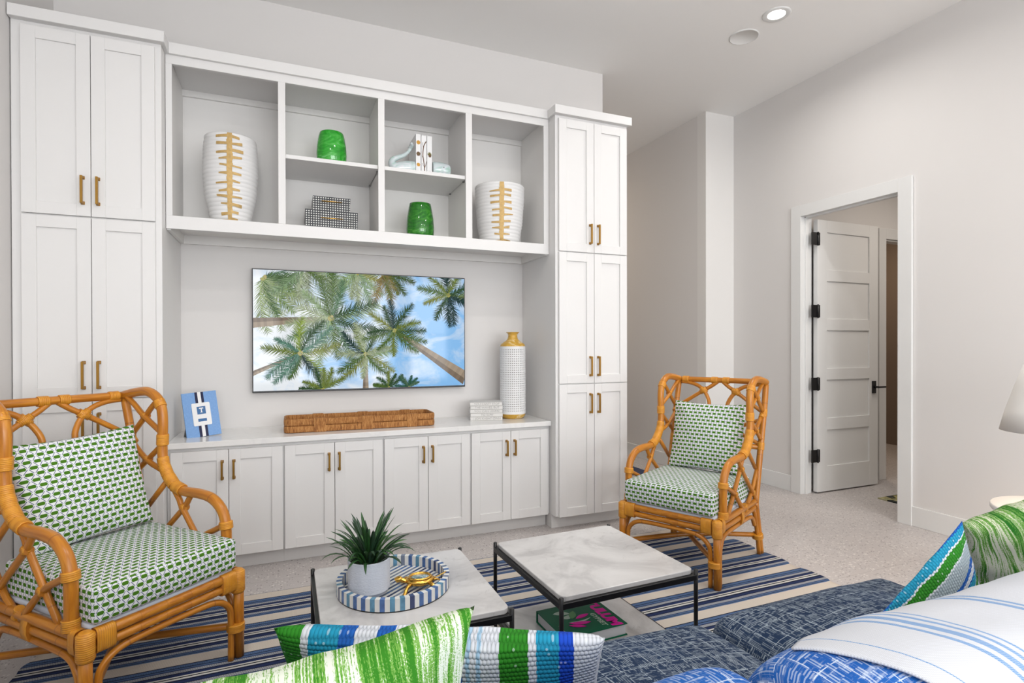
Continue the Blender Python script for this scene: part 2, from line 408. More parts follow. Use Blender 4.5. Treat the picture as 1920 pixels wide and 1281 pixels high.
M_shellb = plain('blue_shell_inlay', (.06, .13, .32), .22, nz=.7, nscale=40)
M_shellg = plain('grey_shell_inlay', (.16, .19, .26), .22, nz=.6, nscale=40)
M_shelln = plain('dark_navy_shell_inlay', (.03, .045, .13), .22, nz=.6, nscale=40)
M_shellt = plain('teal_shell_inlay', (.10, .25, .38), .22, nz=.6, nscale=40)
M_gold = plain('polished_gold', (.78, .45, .09), .18, 1, bmp=.25, nscale=160)
M_abalone = m_swirl('grey_abalone', [(.3, (.03, .08, .10)), (.5, (.20, .30, .30)), (.62, (.55, .62, .66)), (.7, (.10, .16, .18))], 30)
M_shade = plain('lamp_shade_white', (.82, .80, .77), .8)
M_mat = None
def m_mat():
    m, b = newmat('leafy_door_mat'); v, x, y, z = coords(); n = noise(v, 9, 3, .6, 1.5)
    setc(b, ramp(n, [(.3, (.01, .01, .012)), (.45, (.02, .025, .02)), (.5, (.28, .24, .05)), (.6, (.45, .42, .28)), (.66, (.10, .12, .02))])); b.inputs['Roughness'].default_value = .9; return m
M_mat = m_mat()
M_runner = plain('dark_blue_runner', (.035, .045, .10), .9, nz=.5, nscale=80)
def m_emit(name, c, st):
    m, b = newmat(name); setc(b, (0, 0, 0)); b.inputs['Emission Color'].default_value = (*c, 1); b.inputs['Emission Strength'].default_value = st; return m
M_lamp = m_emit('lamp_glow', (1, .97, .92), 12)
def m_pane():
    m = bpy.data.materials.new('clear_window_glass'); m.use_nodes = True; nt = m.node_tree; nt.nodes.clear(); X.nt = nt
    o = nt.nodes.new('ShaderNodeOutputMaterial'); mx = nt.nodes.new('ShaderNodeMixShader'); t = nt.nodes.new('ShaderNodeBsdfTransparent'); g = nt.nodes.new('ShaderNodeBsdfGlossy')
    g.inputs['Roughness'].default_value = .02; mx.inputs[0].default_value = .06
    nt.links.new(t.outputs[0], mx.inputs[1]); nt.links.new(g.outputs[0], mx.inputs[2]); nt.links.new(mx.outputs[0], o.inputs[0]); return m
M_pane = m_pane()

# ================================================================ THE SETTING
CZ = 3.61; XL = -1.245; XR = 4.20; YB = 4.05; YF = -5.50; HX0 = 2.51; HX1 = 3.845; PY = 4.303; HE = 9.0
struct('floor', MB().box(XL-.1, 8.6, YF-.1, HE+.1, -.1, 0), M_floor)
struct('ceiling', MB().box(XL-.1, XR+.1, YF-.1, YB+.15, CZ, CZ+.1).box(HX0-.12, HX1+.1, YB+.15, HE+.1, CZ, CZ+.1).box(HX1+.1, XR+.1, YB+.15, PY+.1, CZ, CZ+.1), M_ceil)
struct('wall_back', MB().box(XL-.1, HX0, YB, YB+.15, 0, CZ), M_wall)
struct('wall_left', MB().box(XL-.1, XL, -2.35, YB, 0, CZ).box(XL-.1, XL, YF, -4.25, 0, CZ).box(XL-.1, XL, -4.25, -2.35, 0, .5).box(XL-.1, XL, -4.25, -2.35, 2.95, CZ), M_wall)
DY0, DY1, DZ = 2.68, 3.507, 2.432
struct('wall_right', MB().box(XR, XR+.1, -2.25, DY0-.019, 0, CZ).box(XR, XR+.1, DY1+.019, PY, 0, CZ).box(XR, XR+.1, DY0-.019, DY1+.019, DZ+.019, CZ)
       .box(XR, XR+.1, YF, -4.15, 0, CZ).box(XR, XR+.1, -4.15, -2.25, 0, .5).box(XR, XR+.1, -4.15, -2.25, 2.95, CZ), M_wall)
struct('wall_pier', MB().box(HX1, XR+.1, PY, PY+.12, 0, CZ), M_wall_lit)
struct('wall_hall_right', MB().box(HX1, HX1+.1, PY+.12, HE, 0, CZ), M_wall)
struct('wall_hall_left', MB().box(HX0-.12, HX0, YB+.15, HE, 0, CZ), M_wall)
struct('wall_hall_end', MB().box(HX0-.12, HX1+.1, HE, HE+.1, 0, CZ), M_wall)
# wall behind the camera with four tall windows
wf = MB(); xs = [XL]
WX = [(-1.05, -.05), (.25, 1.25), (1.55, 2.55), (2.85, 3.85)]
prev = XL
for a, b_ in WX:
    wf.box(prev, a, YF-.1, YF, 0, CZ); wf.box(a, b_, YF-.1, YF, 0, .25); wf.box(a, b_, YF-.1, YF, 2.95, CZ); prev = b_
wf.box(prev, XR, YF-.1, YF, 0, CZ); struct('wall_front', wf, M_wall)
def window(n, along, a, b_, z0, z1, c, d):
    """framed sash; along='x' lies in a wall of constant y"""
    w = empty('window_%d' % n, kind='structure'); t = .05
    def bx(u0, u1, w0, w1, q0, q1):
        return (u0, u1, q0, q1, w0, w1) if along == 'x' else (q0, q1, u0, u1, w0, w1)
    m = MB()
    for r in ((a, a+t, z0, z1), (b_-t, b_, z0, z1), (a+t, b_-t, z0, z0+t), (a+t, b_-t, z1-t, z1), (a+t, b_-t, (z0+z1)/2-.02, (z0+z1)/2+.02)): m.box(*bx(*r, c, d))
    m.build('window_frame', M_trim, w)
    MB().box(*bx(a+t, b_-t, z0+t, z1-t, (c+d)/2-.003, (c+d)/2+.003)).build('pane', M_pane, w)
for i, (a, b_) in enumerate(WX): window(i+1, 'x', a, b_, .25, 2.95, YF-.08, YF-.03)
window(5, 'y', -4.15, -2.25, .5, 2.95, XR+.03, XR+.08); window(6, 'y', -4.25, -2.35, .5, 2.95, XL-.08, XL-.03)
# baseboards
struct('baseboard_right', MB().box(XR-.014, XR, -5.5, 2.585, 0, .142).box(XR-.014, XR, 3.605, PY, 0, .142), M_trim, bev=.003)
struct('baseboard_pier', MB().box(HX1+.0, XR-.014, PY-.014, PY, 0, .142), M_trim, bev=.003)
struct('baseboard_hall', MB().box(HX1-.014, HX1, PY-.014, HE, 0, .142), M_trim, bev=.003)
struct('baseboard_left', MB().box(XL, XL+.014, -5.5, 3.46, 0, .142), M_trim, bev=.003)
# door casing of the bedroom
t1 = MB(); cx0, cx1 = XR-.02, XR
t1.box(cx0, cx1, DY1, DY1+.098, 0, DZ+.098).box(cx0, cx1, DY0-.098, DY0, 0, DZ+.098).box(cx0, cx1, DY0, DY1, DZ, DZ+.098)
struct('trim_1', t1, M_trim, bev=.002)
t2 = MB(); t2.box(XR+.0005, XR+.115, DY1-.0, DY1+.018, 0, DZ).box(XR+.0005, XR+.115, DY0-.018, DY0, 0, DZ).box(XR+.0005, XR+.115, DY0-.018, DY1+.018, DZ, DZ+.018)
t2.box(XR+.03, XR+.065, DY1-.012, DY1+.001, 0, DZ).box(XR+.03, XR+.065, DY0-.001, DY0+.012, 0, DZ).box(XR+.03, XR+.065, DY0, DY1, DZ-.012, DZ+.001)
struct('trim_2', t2, M_trim, bev=.001)
# door leaf, swung open into the bedroom
d = empty('door_1', kind='structure', loc=(4.334, 3.462, 0))
LW, LT = .79, .042; s = .118
dm = MB(); dm.box(0, s, 0, LT, .012, 2.412).box(LW-s, LW, 0, LT, .012, 2.412)
pz = [(.235, .555), (.66, 1.0), (1.10, 1.44), (1.54, 1.875), (1.975, 2.305)]
edges = [.012]+[v for p in pz for v in p]+[2.412]
for i in range(0, len(edges), 2): dm.box(s, LW-s, 0, LT, edges[i], edges[i+1])
dm.build('door_leaf', M_trim, d, bev=.0015)
for a, b_ in pz: box('panel', (s-.001, LW-s+.001, .012, LT-.012, a-.001, b_+.001), M_trim, d)
for z in (2.24, 1.605, .967, .334):
    h = MB(); h.box(-.078, -.004, -.006, -.001, z-.055, z+.055); h.box(-.002, .026, -.005, -.0003, z-.055, z+.055); h.tube([(-.003, -.008, z-.06), (-.003, -.008, z+.06)], .007)
    h.build('hinge', M_black, d)
hd = MB(); hd.box(LW-.085, LW-.035, -.009, -.0003, .86, .975).tube([(LW-.06, -.009, .92), (LW-.06, -.05, .92)], .010).box(LW-.07, LW+.03, -.058, -.044, .912, .928)
hd.box(LW-.085, LW-.035, LT+.0003, LT+.009, .86, .975)
hd.build('door_handle', M_black, d, bev=.002)
# bedroom beyond
struct('wall_bedroom_back', MB().box(4.30, 5.42, 3.60, 3.70, 0, 3.0).box(6.25, 8.5, 3.60, 3.70, 0, 3.0).box(5.42, 6.25, 3.60, 3.70, 2.34, 3.0), M_wall)
struct('wall_bedroom_right', MB().box(7.6, 7.7, .2, 3.6, 0, 3.0), M_wall)
struct('wall_bedroom_front', MB().box(4.30, 7.7, .1, .2, 0, 3.0), M_wall)
struct('ceiling_bedroom', MB().box(4.30, 7.7, .1, 3.6, 3.0, 3.1), M_ceil)
struct('wall_closet', MB().box(5.3, 5.4, 3.7, 5.4, 0, 3.0).box(7.4, 7.5, 3.7, 5.4, 0, 3.0).box(5.3, 7.5, 5.4, 5.5, 0, 3.0), M_brown_wall)
struct('ceiling_closet', MB().box(5.3, 7.5, 3.7, 5.5, 3.0, 3.1), M_brown_wall)
struct('trim_3', MB().box(5.32, 5.42, 3.58, 3.60, 0, 2.44).box(6.25, 6.35, 3.58, 3.60, 0, 2.44).box(5.42, 6.25, 3.58, 3.60, 2.34, 2.44).box(5.415, 5.435, 3.60, 3.70, 0, 2.34).box(5.42, 6.25, 3.6, 3.7, 2.325, 2.34), M_trim, bev=.002)
struct('baseboard_closet', MB().box(5.40, 7.4, 5.385, 5.40, 0, .14), M_trim)
tag(box('door_mat', (4.66, 5.35, 2.55, 3.15, 0, .010), M_mat), 'small dark mat with yellow leaf pattern on the bedroom floor past the open door', 'mat')
tag(box('hall_runner', (2.75, 3.47, 4.68, 7.6, 0, .010), M_runner), 'dark blue runner rug on the hall floor behind the right rattan chair', 'rug')
# ceiling fittings
def downlight(x, y, lab):
    t = tag(empty('recessed_light', loc=(x, y, CZ)), lab, 'ceiling light')
    MB().lathe([(.058, -.003), (.085, -.008), (.093, -.002), (.093, 0)], n=40).build('trim_ring', M_trim, t)
    MB().lathe([(.058, -.003), (.058, -.0005), (0.0005, -.0005)], n=40).build('lens', M_lamp, t)
for i, (x, y) in enumerate(LAMP_AND_FILLS):
    if i == 0: downlight(x, y, 'round white recessed ceiling light, glowing, beside the flat round speaker')
t = tag(empty('ceiling_speaker', loc=(3.185, 3.16, CZ)), 'round flat white speaker grille in the ceiling near the glowing light', 'speaker')
MB().lathe([(.105, 0), (.105, -.004), (.098, -.006)], n=48).build('rim', M_trim, t)
MB().lathe([(.098, -.006), (.097, -.003), (.0005, -.003)], n=48).build('grille', plain('speaker_mesh_grey', (.74, .73, .715), .8), t)

# ================================================================ BUILT-IN CABINETS
def handle(z0, z1, x, yf, parent):
    m = MB(); m.box(x-.0055, x+.0055, yf-.032, yf-.020, z0, z1)
    for z in (z0+.006, z1-.006): m.box(x-.006, x+.006, yf-.026, yf, z-.006, z+.006); m.box(x-.0085, x+.0085, yf-.004, yf, z-.0085, z+.0085)
    return m.build('handle', M_brass, parent, bev=.0012, seg=1)
def shaker(x0, x1, z0, z1, yf, parent, hz=None, hx=None, rail=.060):
    """door whose front is at y=yf; recessed flat panel"""
    m = MB(); T = .02
    m.box(x0, x0+rail, yf, yf+T, z0, z1).box(x1-rail, x1, yf, yf+T, z0, z1).box(x0+rail, x1-rail, yf, yf+T, z0, z0+rail).box(x0+rail, x1-rail, yf, yf+T, z1-rail, z1)
    dr = m.build('door', M_cab, parent, bev=.0012, seg=1)
    box('door_panel', (x0+rail-.001, x1-rail+.001, yf+.010, yf+T-.003, z0+rail-.001, z1-rail+.001), M_cab, dr)
    if hz: handle(hz[0], hz[1], hx, yf, dr)
    return dr
def crown(x0, x1, yf, z0, z1, yb, left=True, right=True):
    m = MB(); m.box(x0, x1, yf, yf+.02, z0, z1)
    if left: m.box(x0, x0+.02, yf+.02, yb, z0, z1)
    if right: m.box(x1-.02, x1, yf+.02, yb, z0, z1)
    m.box(x0+.02 if left else x0, x1-.02 if right else x1, yf+.02, yb, z0-.0, z0+.012)
    return m
def tall(x0, x1, d0, dm_, d1, lab):
    t = tag(empty('tall_cabinet', loc=(0, 0, 0)), lab, 'cabinet')
    yf = 3.472
    b = MB(); b.box(x0, x1, yf+.02, YB-.002, .10, 2.93)
    b.box(x0, d0+.018, yf, yf+.02, .10, 2.93).box(d1-.018, x1, yf, yf+.02, .10, 2.93).box(d0+.018, d1-.018, yf, yf+.02, 2.88, 2.93)
    for z in (.10, 1.02, 1.955): b.box(d0+.018, d1-.018, yf, yf+.02, z, z+.035)
    b.build('body', M_cab, t, bev=.001, seg=1)
    box('toe_kick', (x0+.002, x1-.002, 3.545, YB-.002, 0, .10), M_cab, t)
    for z0, z1, hz in ((1.973, 2.903, (2.033, 2.174)), (1.038, 1.965, (1.088, 1.229)), (.098, 1.031, (.823, .963))):
        shaker(d0, dm_-.0015, z0, z1, 3.452, t, hz, dm_-.034); shaker(dm_+.0015, d1, z0, z1, 3.452, t, hz, dm_+.031)
    crown(x0-.018 if x0 > 0 else x0, x1+.020, 3.432, 2.926, 2.985, YB-.002, left=x0 > 0).build('crown_moulding', M_cab, t, bev=.0015, seg=1)
    return t
tall(-1.240, -.602, -1.197, -.911, -.630, 'tall white shaker cabinet with brass pulls, on the far left of the media wall')
tall(1.765, 2.358, 1.786, 2.068, 2.347, 'tall white shaker cabinet with brass pulls, on the right beside the hallway')
LOW = [(-.600, -.583, -.294, -.007, -.0015, 'low white two-door cabinet leftmost under the counter, below the blue picture frame'),
       (-.001, .004, .288, .579, .5845, 'low white two-door cabinet under the counter, below the left half of the woven basket'),
       (.585, .590, .873, 1.160, 1.1655, 'low white two-door cabinet under the counter, below the right half of the woven basket'),
       (1.166, 1.172, 1.458, 1.746, 1.763, 'low white two-door cabinet rightmost under the counter, below the stacked white books')]
for x0, d0, dmid, d1, x1, lab in LOW:
    t = tag(empty('base_cabinet'), lab, 'cabinet', 'low cabinets under the counter')
    b = MB(); b.box(x0, x1, 3.592, YB-.002, .10, .734)
    b.box(x0, d0+.012, 3.572, 3.592, .10, .734).box(d1-.012, x1, 3.572, 3.592, .10, .734).box(d0+.012, d1-.012, 3.572, 3.592, .70, .734).box(d0+.012, d1-.012, 3.572, 3.592, .10, .12)
    b.build('body', M_cab, t)
    box('toe_kick', (x0, x1, 3.632, YB-.002, 0, .10), M_cab, t)
    shaker(d0, dmid-.0015, .098, .714, 3.552, t, (.545, .652), dmid-.033); shaker(dmid+.0015, d1, .098, .714, 3.552, t, (.545, .652), dmid+.027)
tag(box('countertop', (-.600, 1.763, 3.535, YB-.001, .735, .768), M_quartz, None, .002), 'white quartz countertop running between the two tall cabinets', 'countertop')
# open shelf unit
sh = tag(empty('shelf_unit'), 'white open shelf unit with four bays mounted above the television', 'shelf unit')
OP = [(-.569, -.025), (.015, .560), (.600, 1.141), (1.186, 1.724)]; ux0, ux1 = -.600, 1.763; yf = 3.570
ff = MB(); ff.box(ux0, ux1, yf, yf+.02, 1.962, 2.035).box(ux0, ux1, yf, yf+.02, 2.878, 2.93)
e = [ux0]+[v for p in OP for v in p]+[ux1]
for i in range(0, len(e), 2): ff.box(e[i], e[i+1], yf, yf+.02, 2.035, 2.878)
ff.build('face_frame', M_cab, sh, bev=.001, seg=1)
box('bottom_board', (ux0, ux1, yf+.02, YB-.012, 2.012, 2.034), M_shelfin, sh)
box('top_board', (-.5815, 1.7465, yf+.02, YB-.012, 2.942, 2.955), M_shelfin, sh)
box('back_panel', (ux0, ux1, YB-.012, YB-.001, 2.012, 2.955), M_shelfin, sh)
for x in (ux0, -.016, .570, 1.152, ux1-.016): box('divider', (x, x+.016, yf+.02, YB-.0121, 2.034, 2.942), M_shelfin, sh)
rz = MB(); rz.box(ux0+.016, ux1-.016, YB-.032, YB-.0125, 2.888, 2.942); rz.build('hanging_rail', M_shelfin, sh)
rz = MB(); rz.box(ux0+.02, ux1-.02, YB-.025, YB-.001, 1.957, 2.012).box(ux0, ux0+.02, yf+.02, YB-.001, 1.957, 2.012).box(ux1-.02, ux1, yf+.02, YB-.001, 1.957, 2.012); rz.build('lower_rail', M_shelfin, sh)
for a, b_ in ((.004, .566), (.590, 1.148)):
    s_ = box('adjustable_shelf', (a, b_, 3.592, YB-.014, 2.436, 2.460), M_cab, sh, .001)
    pn = MB()
    for x in (a-.004, b_-.008):
        for y in (3.64, 3.97): pn.box(x, x+.012, y-.008, y+.008, 2.428, 2.4358)
    pn.build('shelf_pin', plain('pin_steel', (.3, .3, .3), .4, 1), s_)
crown(-.5815, 1.7465, 3.550, 2.926, 2.988, YB-.002, False, False).build('crown_moulding', M_cab, sh, bev=.0015, seg=1)

# ================================================================ TELEVISION
TX0, TX1, TZ0, TZ1, TY = -.190, 1.268, .998, 1.818, 3.995
tv = tag(empty('television'), 'flat screen television on the wall showing palm trees seen from below', 'television')
box('body', (TX0, TX1, TY+.003, TY+.032, TZ0, TZ1), M_black, tv, .003)
box('wall_bracket', (.2, .85, TY+.032, YB-.0005, 1.25, 1.6), M_black, tv)
m_, b_ = newmat('screen_sky'); v, x, y, z = coords('UV')
n = noise(comb(x*2.4+.3, y*2.0), 2.2, 5, .6, .6); lft = (1.0-x*1.25).max(0.0)
kk = ((n-.46)*3.4+lft*1.0+((y-.8)*.0)).max(0.0).min(1.0)
c = mixc(kk, (.26, .56, .95), (.92, .96, 1.0)); setc(b_, (.0, .0, .0)); X.nt.links.new(c, b_.inputs['Emission Color']); b_.inputs['Emission Strength'].default_value = .80; b_.inputs['Roughness'].default_value = .06; b_.inputs['Specular IOR Level'].default_value = .25
M_sky = m_
sc = MB(); bw = .006
px0, px1, pz0, pz1 = TX0+bw, TX1-bw, TZ0+.012, TZ1-bw
sc.add([(px0, TY+.0029, pz0), (px1, TY+.0029, pz0), (px1, TY+.0029, pz1), (px0, TY+.0029, pz1)], [(0, 1, 2, 3)], [(0, 1), (1, 1), (1, 0), (0, 0)])
scr = sc.build('screen', M_sky, tv)
def vcol_mat():
    m, b = newmat('screen_palms'); a = X.nt.nodes.new('ShaderNodeVertexColor'); a.layer_name = 'Col'; setc(b, (0, 0, 0)); X.nt.links.new(a.outputs[0], b.inputs['Emission Color'])
    b.inputs['Emission Strength'].default_value = .75; b.inputs['Roughness'].default_value = .06; b.inputs['Specular IOR Level'].default_value = .15; return m
PV, PF, PC = [], [], []
AS = (px1-px0)/(pz1-pz0)
def P2(u, v, k): return (px0+(px1-px0)*u, TY+.0027-k*1.1e-5, pz1-(pz1-pz0)*v)
LAY = [0]
def poly(pts, col):
    # pts in (u*AS, v) space, clipped loosely to the screen
    q = []
    for a, b in pts:
        q.append((min(1, max(0, a/AS)), min(1, max(0, b))))
    i = len(PV)
    for a, b in q: PV.append(P2(a, b, LAY[0]))
    PF.append(tuple(range(i, i+len(q)))); PC.append(col)
def palm(cu, cv, R, n=14, trunk=None, pal=None, rot=0, lo=0, hi=2*pi, seed=1):
    rnd = random.Random(seed); cx, cy = cu*AS, cv
    pal = pal or [(.05, .12, .04), (.10, .20, .04), (.20, .30, .07), (.03, .08, .05), (.30, .36, .12), (.12, .20, .13)]
    if trunk:
        (tu, tv_), w0, w1 = trunk; tx, ty = tu*AS, tv_; dx, dy = tx-cx, ty-cy; L = sqrt(dx*dx+dy*dy); nx, ny = -dy/L, dx/L; LAY[0] += 1
        N = 26
        for i in range(N):
            a, b = i/N, (i+1)/N; wa, wb = w0+(w1-w0)*a, w0+(w1-w0)*b; k = rnd.uniform(.8, 1.15)
            for s0, s1, c in ((-1, .1, (.42, .33, .24)), (.1, 1, (.24, .18, .13))):
                poly([(cx+dx*a+nx*wa*s0, cy+dy*a+ny*wa*s0), (cx+dx*b+nx*wb*s0, cy+dy*b+ny*wb*s0), (cx+dx*b+nx*wb*s1, cy+dy*b+ny*wb*s1), (cx+dx*a+nx*wa*s1, cy+dy*a+ny*wa*s1)], tuple(q*k for q in c))
    for i in range(n):
        LAY[0] += 1
        a0 = lo+(hi-lo)*(i+rnd.uniform(-.25, .25))/n+rot; L = R*rnd.uniform(.75, 1.12); bend = rnd.uniform(-.6, .6); base = rnd.choice(pal)
        pts = []; x, y, a = cx, cy, a0; N = 16
        for j in range(N+1):
            pts.append((x, y, a)); x += cos(a)*L/N; y += sin(a)*L/N; a += bend/N
        for j in range(N):
            (xa, ya, aa), (xb, yb, _) = pts[j], pts[j+1]; w = .0035*(1-j/N)+.0008
            poly([(xa-sin(aa)*w, ya+cos(aa)*w), (xb-sin(aa)*w, yb+cos(aa)*w), (xb+sin(aa)*w, yb-cos(aa)*w), (xa+sin(aa)*w, ya-cos(aa)*w)], tuple(q*1.5+.06 for q in base))
        for j in [q/2 for q in range(4, N*4+1)]:
            t = j/(N*2); j = int(j); xa, ya, aa = pts[min(N, j//2)]; xb, yb, _ = pts[min(N, j//2+(1 if j % 2 else 0))]; xm, ym = (xa+xb)/2, (ya+yb)/2
            ll = L*.28*(sin(pi*(t*.82+.12)))**.7*rnd.uniform(.75, 1.15)
            for sgn in (-1, 1):
                da = aa+sgn*rnd.uniform(.55, 1.05); ww = .0027*(R/.3)**.5+.0014
                k = rnd.uniform(.55, 1.5); c = tuple(min(1, q*k) for q in base)
                ex, ey = xm+cos(da)*ll, ym+sin(da)*ll
                poly([(xm+cos(aa)*ww, ym+sin(aa)*ww), (ex, ey), (xm-cos(aa)*ww, ym-sin(aa)*ww)], c)
    for i in range(10):
        a = rnd.uniform(0, 2*pi); r = R*.07; x, y = cx+cos(a)*r*.6, cy+sin(a)*r*.6; LAY[0] += .2
        poly([(x+cos(q)*r*.45, y+sin(q)*r*.45) for q in (0, 1.05, 2.1, 3.14, 4.2, 5.2)], rnd.choice([(.42, .40, .08), (.25, .25, .05), (.50, .42, .14)]))
hazy = [(.20, .30, .16), (.26, .36, .18), (.34, .40, .24), (.12, .22, .12), (.24, .28, .18)]
dk = [(.035, .08, .03), (.08, .14, .03), (.15, .20, .04), (.02, .05, .045), (.22, .25, .06)]
palm(.04, .06, .44, 9, None, [(.08, .15, .05), (.18, .27, .09), (.28, .36, .15), (.08, .17, .12)], lo=-.3, hi=2.0, seed=3)
palm(.22, -.06, .34, 6, None, hazy+dk[:2], lo=.2, hi=2.6, seed=23)
palm(.46, -.01, .30, 8, None, hazy+[(.30, .30, .10)], lo=.0, hi=pi, seed=4)
palm(.58, -.04, .30, 6, None, [(.06, .10, .03), (.14, .16, .04), (.22, .16, .05)], lo=.3, hi=1.9, seed=14)
palm(.337, .39, .40, 13, ((-.01, .44), .012, .042), hazy+dk[:2], seed=5)
palm(.915, .16, .27, 11, None, dk, seed=6)
palm(.20, .69, .31, 11, ((-.01, .86), .008, .020), dk+[(.24, .33, .05), (.10, .22, .16)], seed=7)
palm(.497, .70, .27, 12, ((.497, 1.02), .013, .026), hazy[:3]+dk, seed=8)
palm(.637, .49, .28, 12, ((1.01, .94), .014, .062), dk, seed=9)
palm(.30, 1.0, .21, 6, None, dk[:3], lo=pi, hi=2*pi, seed=10)
palm(.61, 1.0, .15, 6, None, dk[:3], lo=pi, hi=2*pi, seed=11)
palm(.71, 1.0, .13, 6, None, [(.03, .10, .06), (.07, .14, .08)], lo=pi, hi=2*pi, seed=12)
me = bpy.data.meshes.new('palm_picture'); me.from_pydata(PV, [], PF)
ca = me.color_attributes.new('Col', 'FLOAT_COLOR', 'CORNER'); fl = []
for p, c in zip(PF, PC):
    for _ in p: fl += [*c, 1]
ca.data.foreach_set('color', fl); me.materials.append(vcol_mat()); me.update()
o = link('palm_picture', me, scr); o['kind'] = 'stuff'

# ================================================================ SOFT SHAPES
from mathutils import noise as mn
def weld(me):
    b = bmesh.new(); b.from_mesh(me); bmesh.ops.remove_doubles(b, verts=b.verts, dist=1e-5); b.to_mesh(me); b.free(); return me
def rbox(hx, hy, hz, r, dome=0, n=14, wr=0, seed=0, uvo=(0, 0)):
    """rounded box centred at the origin with metric uv per face"""
    m = MB()
    def par(k): return -cos(pi*k/n)*.5+(-1+2*k/n)*.5
    H = (hx, hy, hz)
    for ax, sg in ((0, 1), (0, -1), (1, 1), (1, -1), (2, 1), (2, -1)):
        o1, o2 = [(1, 2), (0, 2), (0, 1)][ax]; vs = []; uv = []
        for i in range(n+1):
            for j in range(n+1):
                p = [0, 0, 0]; p[ax] = sg*H[ax]; p[o1] = par(i)*H[o1]; p[o2] = par(j)*H[o2]
                q = [max(-(H[k]-r), min(H[k]-r, p[k])) for k in range(3)]
                d = Vector([p[k]-q[k] for k in range(3)])
                P = Vector(q)+(d.normalized()*r if d.length > 1e-9 else d)
                fz = P.z/hz
                P.z += dome*(1-(P.x/hx)**2)*(1-(P.y/hy)**2)*fz
                b = .022*(1-fz*fz); P.y += b*(P.y/hy)*(1-(P.x/hx)**2)*.5
                if wr: P += Vector((0, 0, 1))*mn.noise(Vector((P.x*5+seed, P.y*5, P.z*5)))*wr
                vs.append(P); uv.append((p[o1]+uvo[0], p[o2]+uvo[1]))
        fs = []
        for i in range(n):
            for j in range(n):
                f = (i*(n+1)+j, (i+1)*(n+1)+j, (i+1)*(n+1)+j+1, i*(n+1)+j+1)
                flip = (sg > 0) == (ax == 1)
                fs.append(f[::-1] if flip else f)
        m.add(vs, fs, uv, smooth=True)
    return m
def pillow(w, h, t, pinch=.10, n=30, wr=.006, seed=0, swap=False, pw=.36):
    m = MB()
    for sg in (1, -1):
        vs = []; uv = []
        for i in range(n+1):
            for j in range(n+1):
                u = -1+2*i/n; v = -1+2*j/n
                u = .5*u+.5*sin(u*pi/2); v = .5*v+.5*sin(v*pi/2)
                x = w/2*u*(1-pinch*(1-v*v)*abs(u)**1.5); y = h/2*v*(1-pinch*(1-u*u)*abs(v)**1.5)
                e = max(0, (1-u*u))*max(0, (1-v*v)); z = t/2*e**pw
                nv = Vector((x*4+seed, y*4, sg*3.0))
                z += (mn.noise(nv)*wr*2+mn.noise(nv*3)*wr*.7)*min(1, e*3)
                # pull creases toward the corners
                z -= wr*1.3*abs(sin(6*atan2(v, u)+seed))*(1-e)*min(1, e*8)
                vs.append((x, y, sg*z)); uv.append((y+h/2, x) if swap else (x+w/2, y))
        fs = []
        for i in range(n):
            for j in range(n):
                f = (i*(n+1)+j, (i+1)*(n+1)+j, (i+1)*(n+1)+j+1, i*(n+1)+j+1); fs.append(f if sg > 0 else f[::-1])
        m.add(vs, fs, uv, smooth=True)
    return m
def soft(name, mb, mat, parent=None, M=None):
    o = link(name, weld(mb.mesh(name, mat)), parent)
    for p in o.data.polygons: p.use_smooth = True
    if M is not None: o.matrix_basis = M
    return o

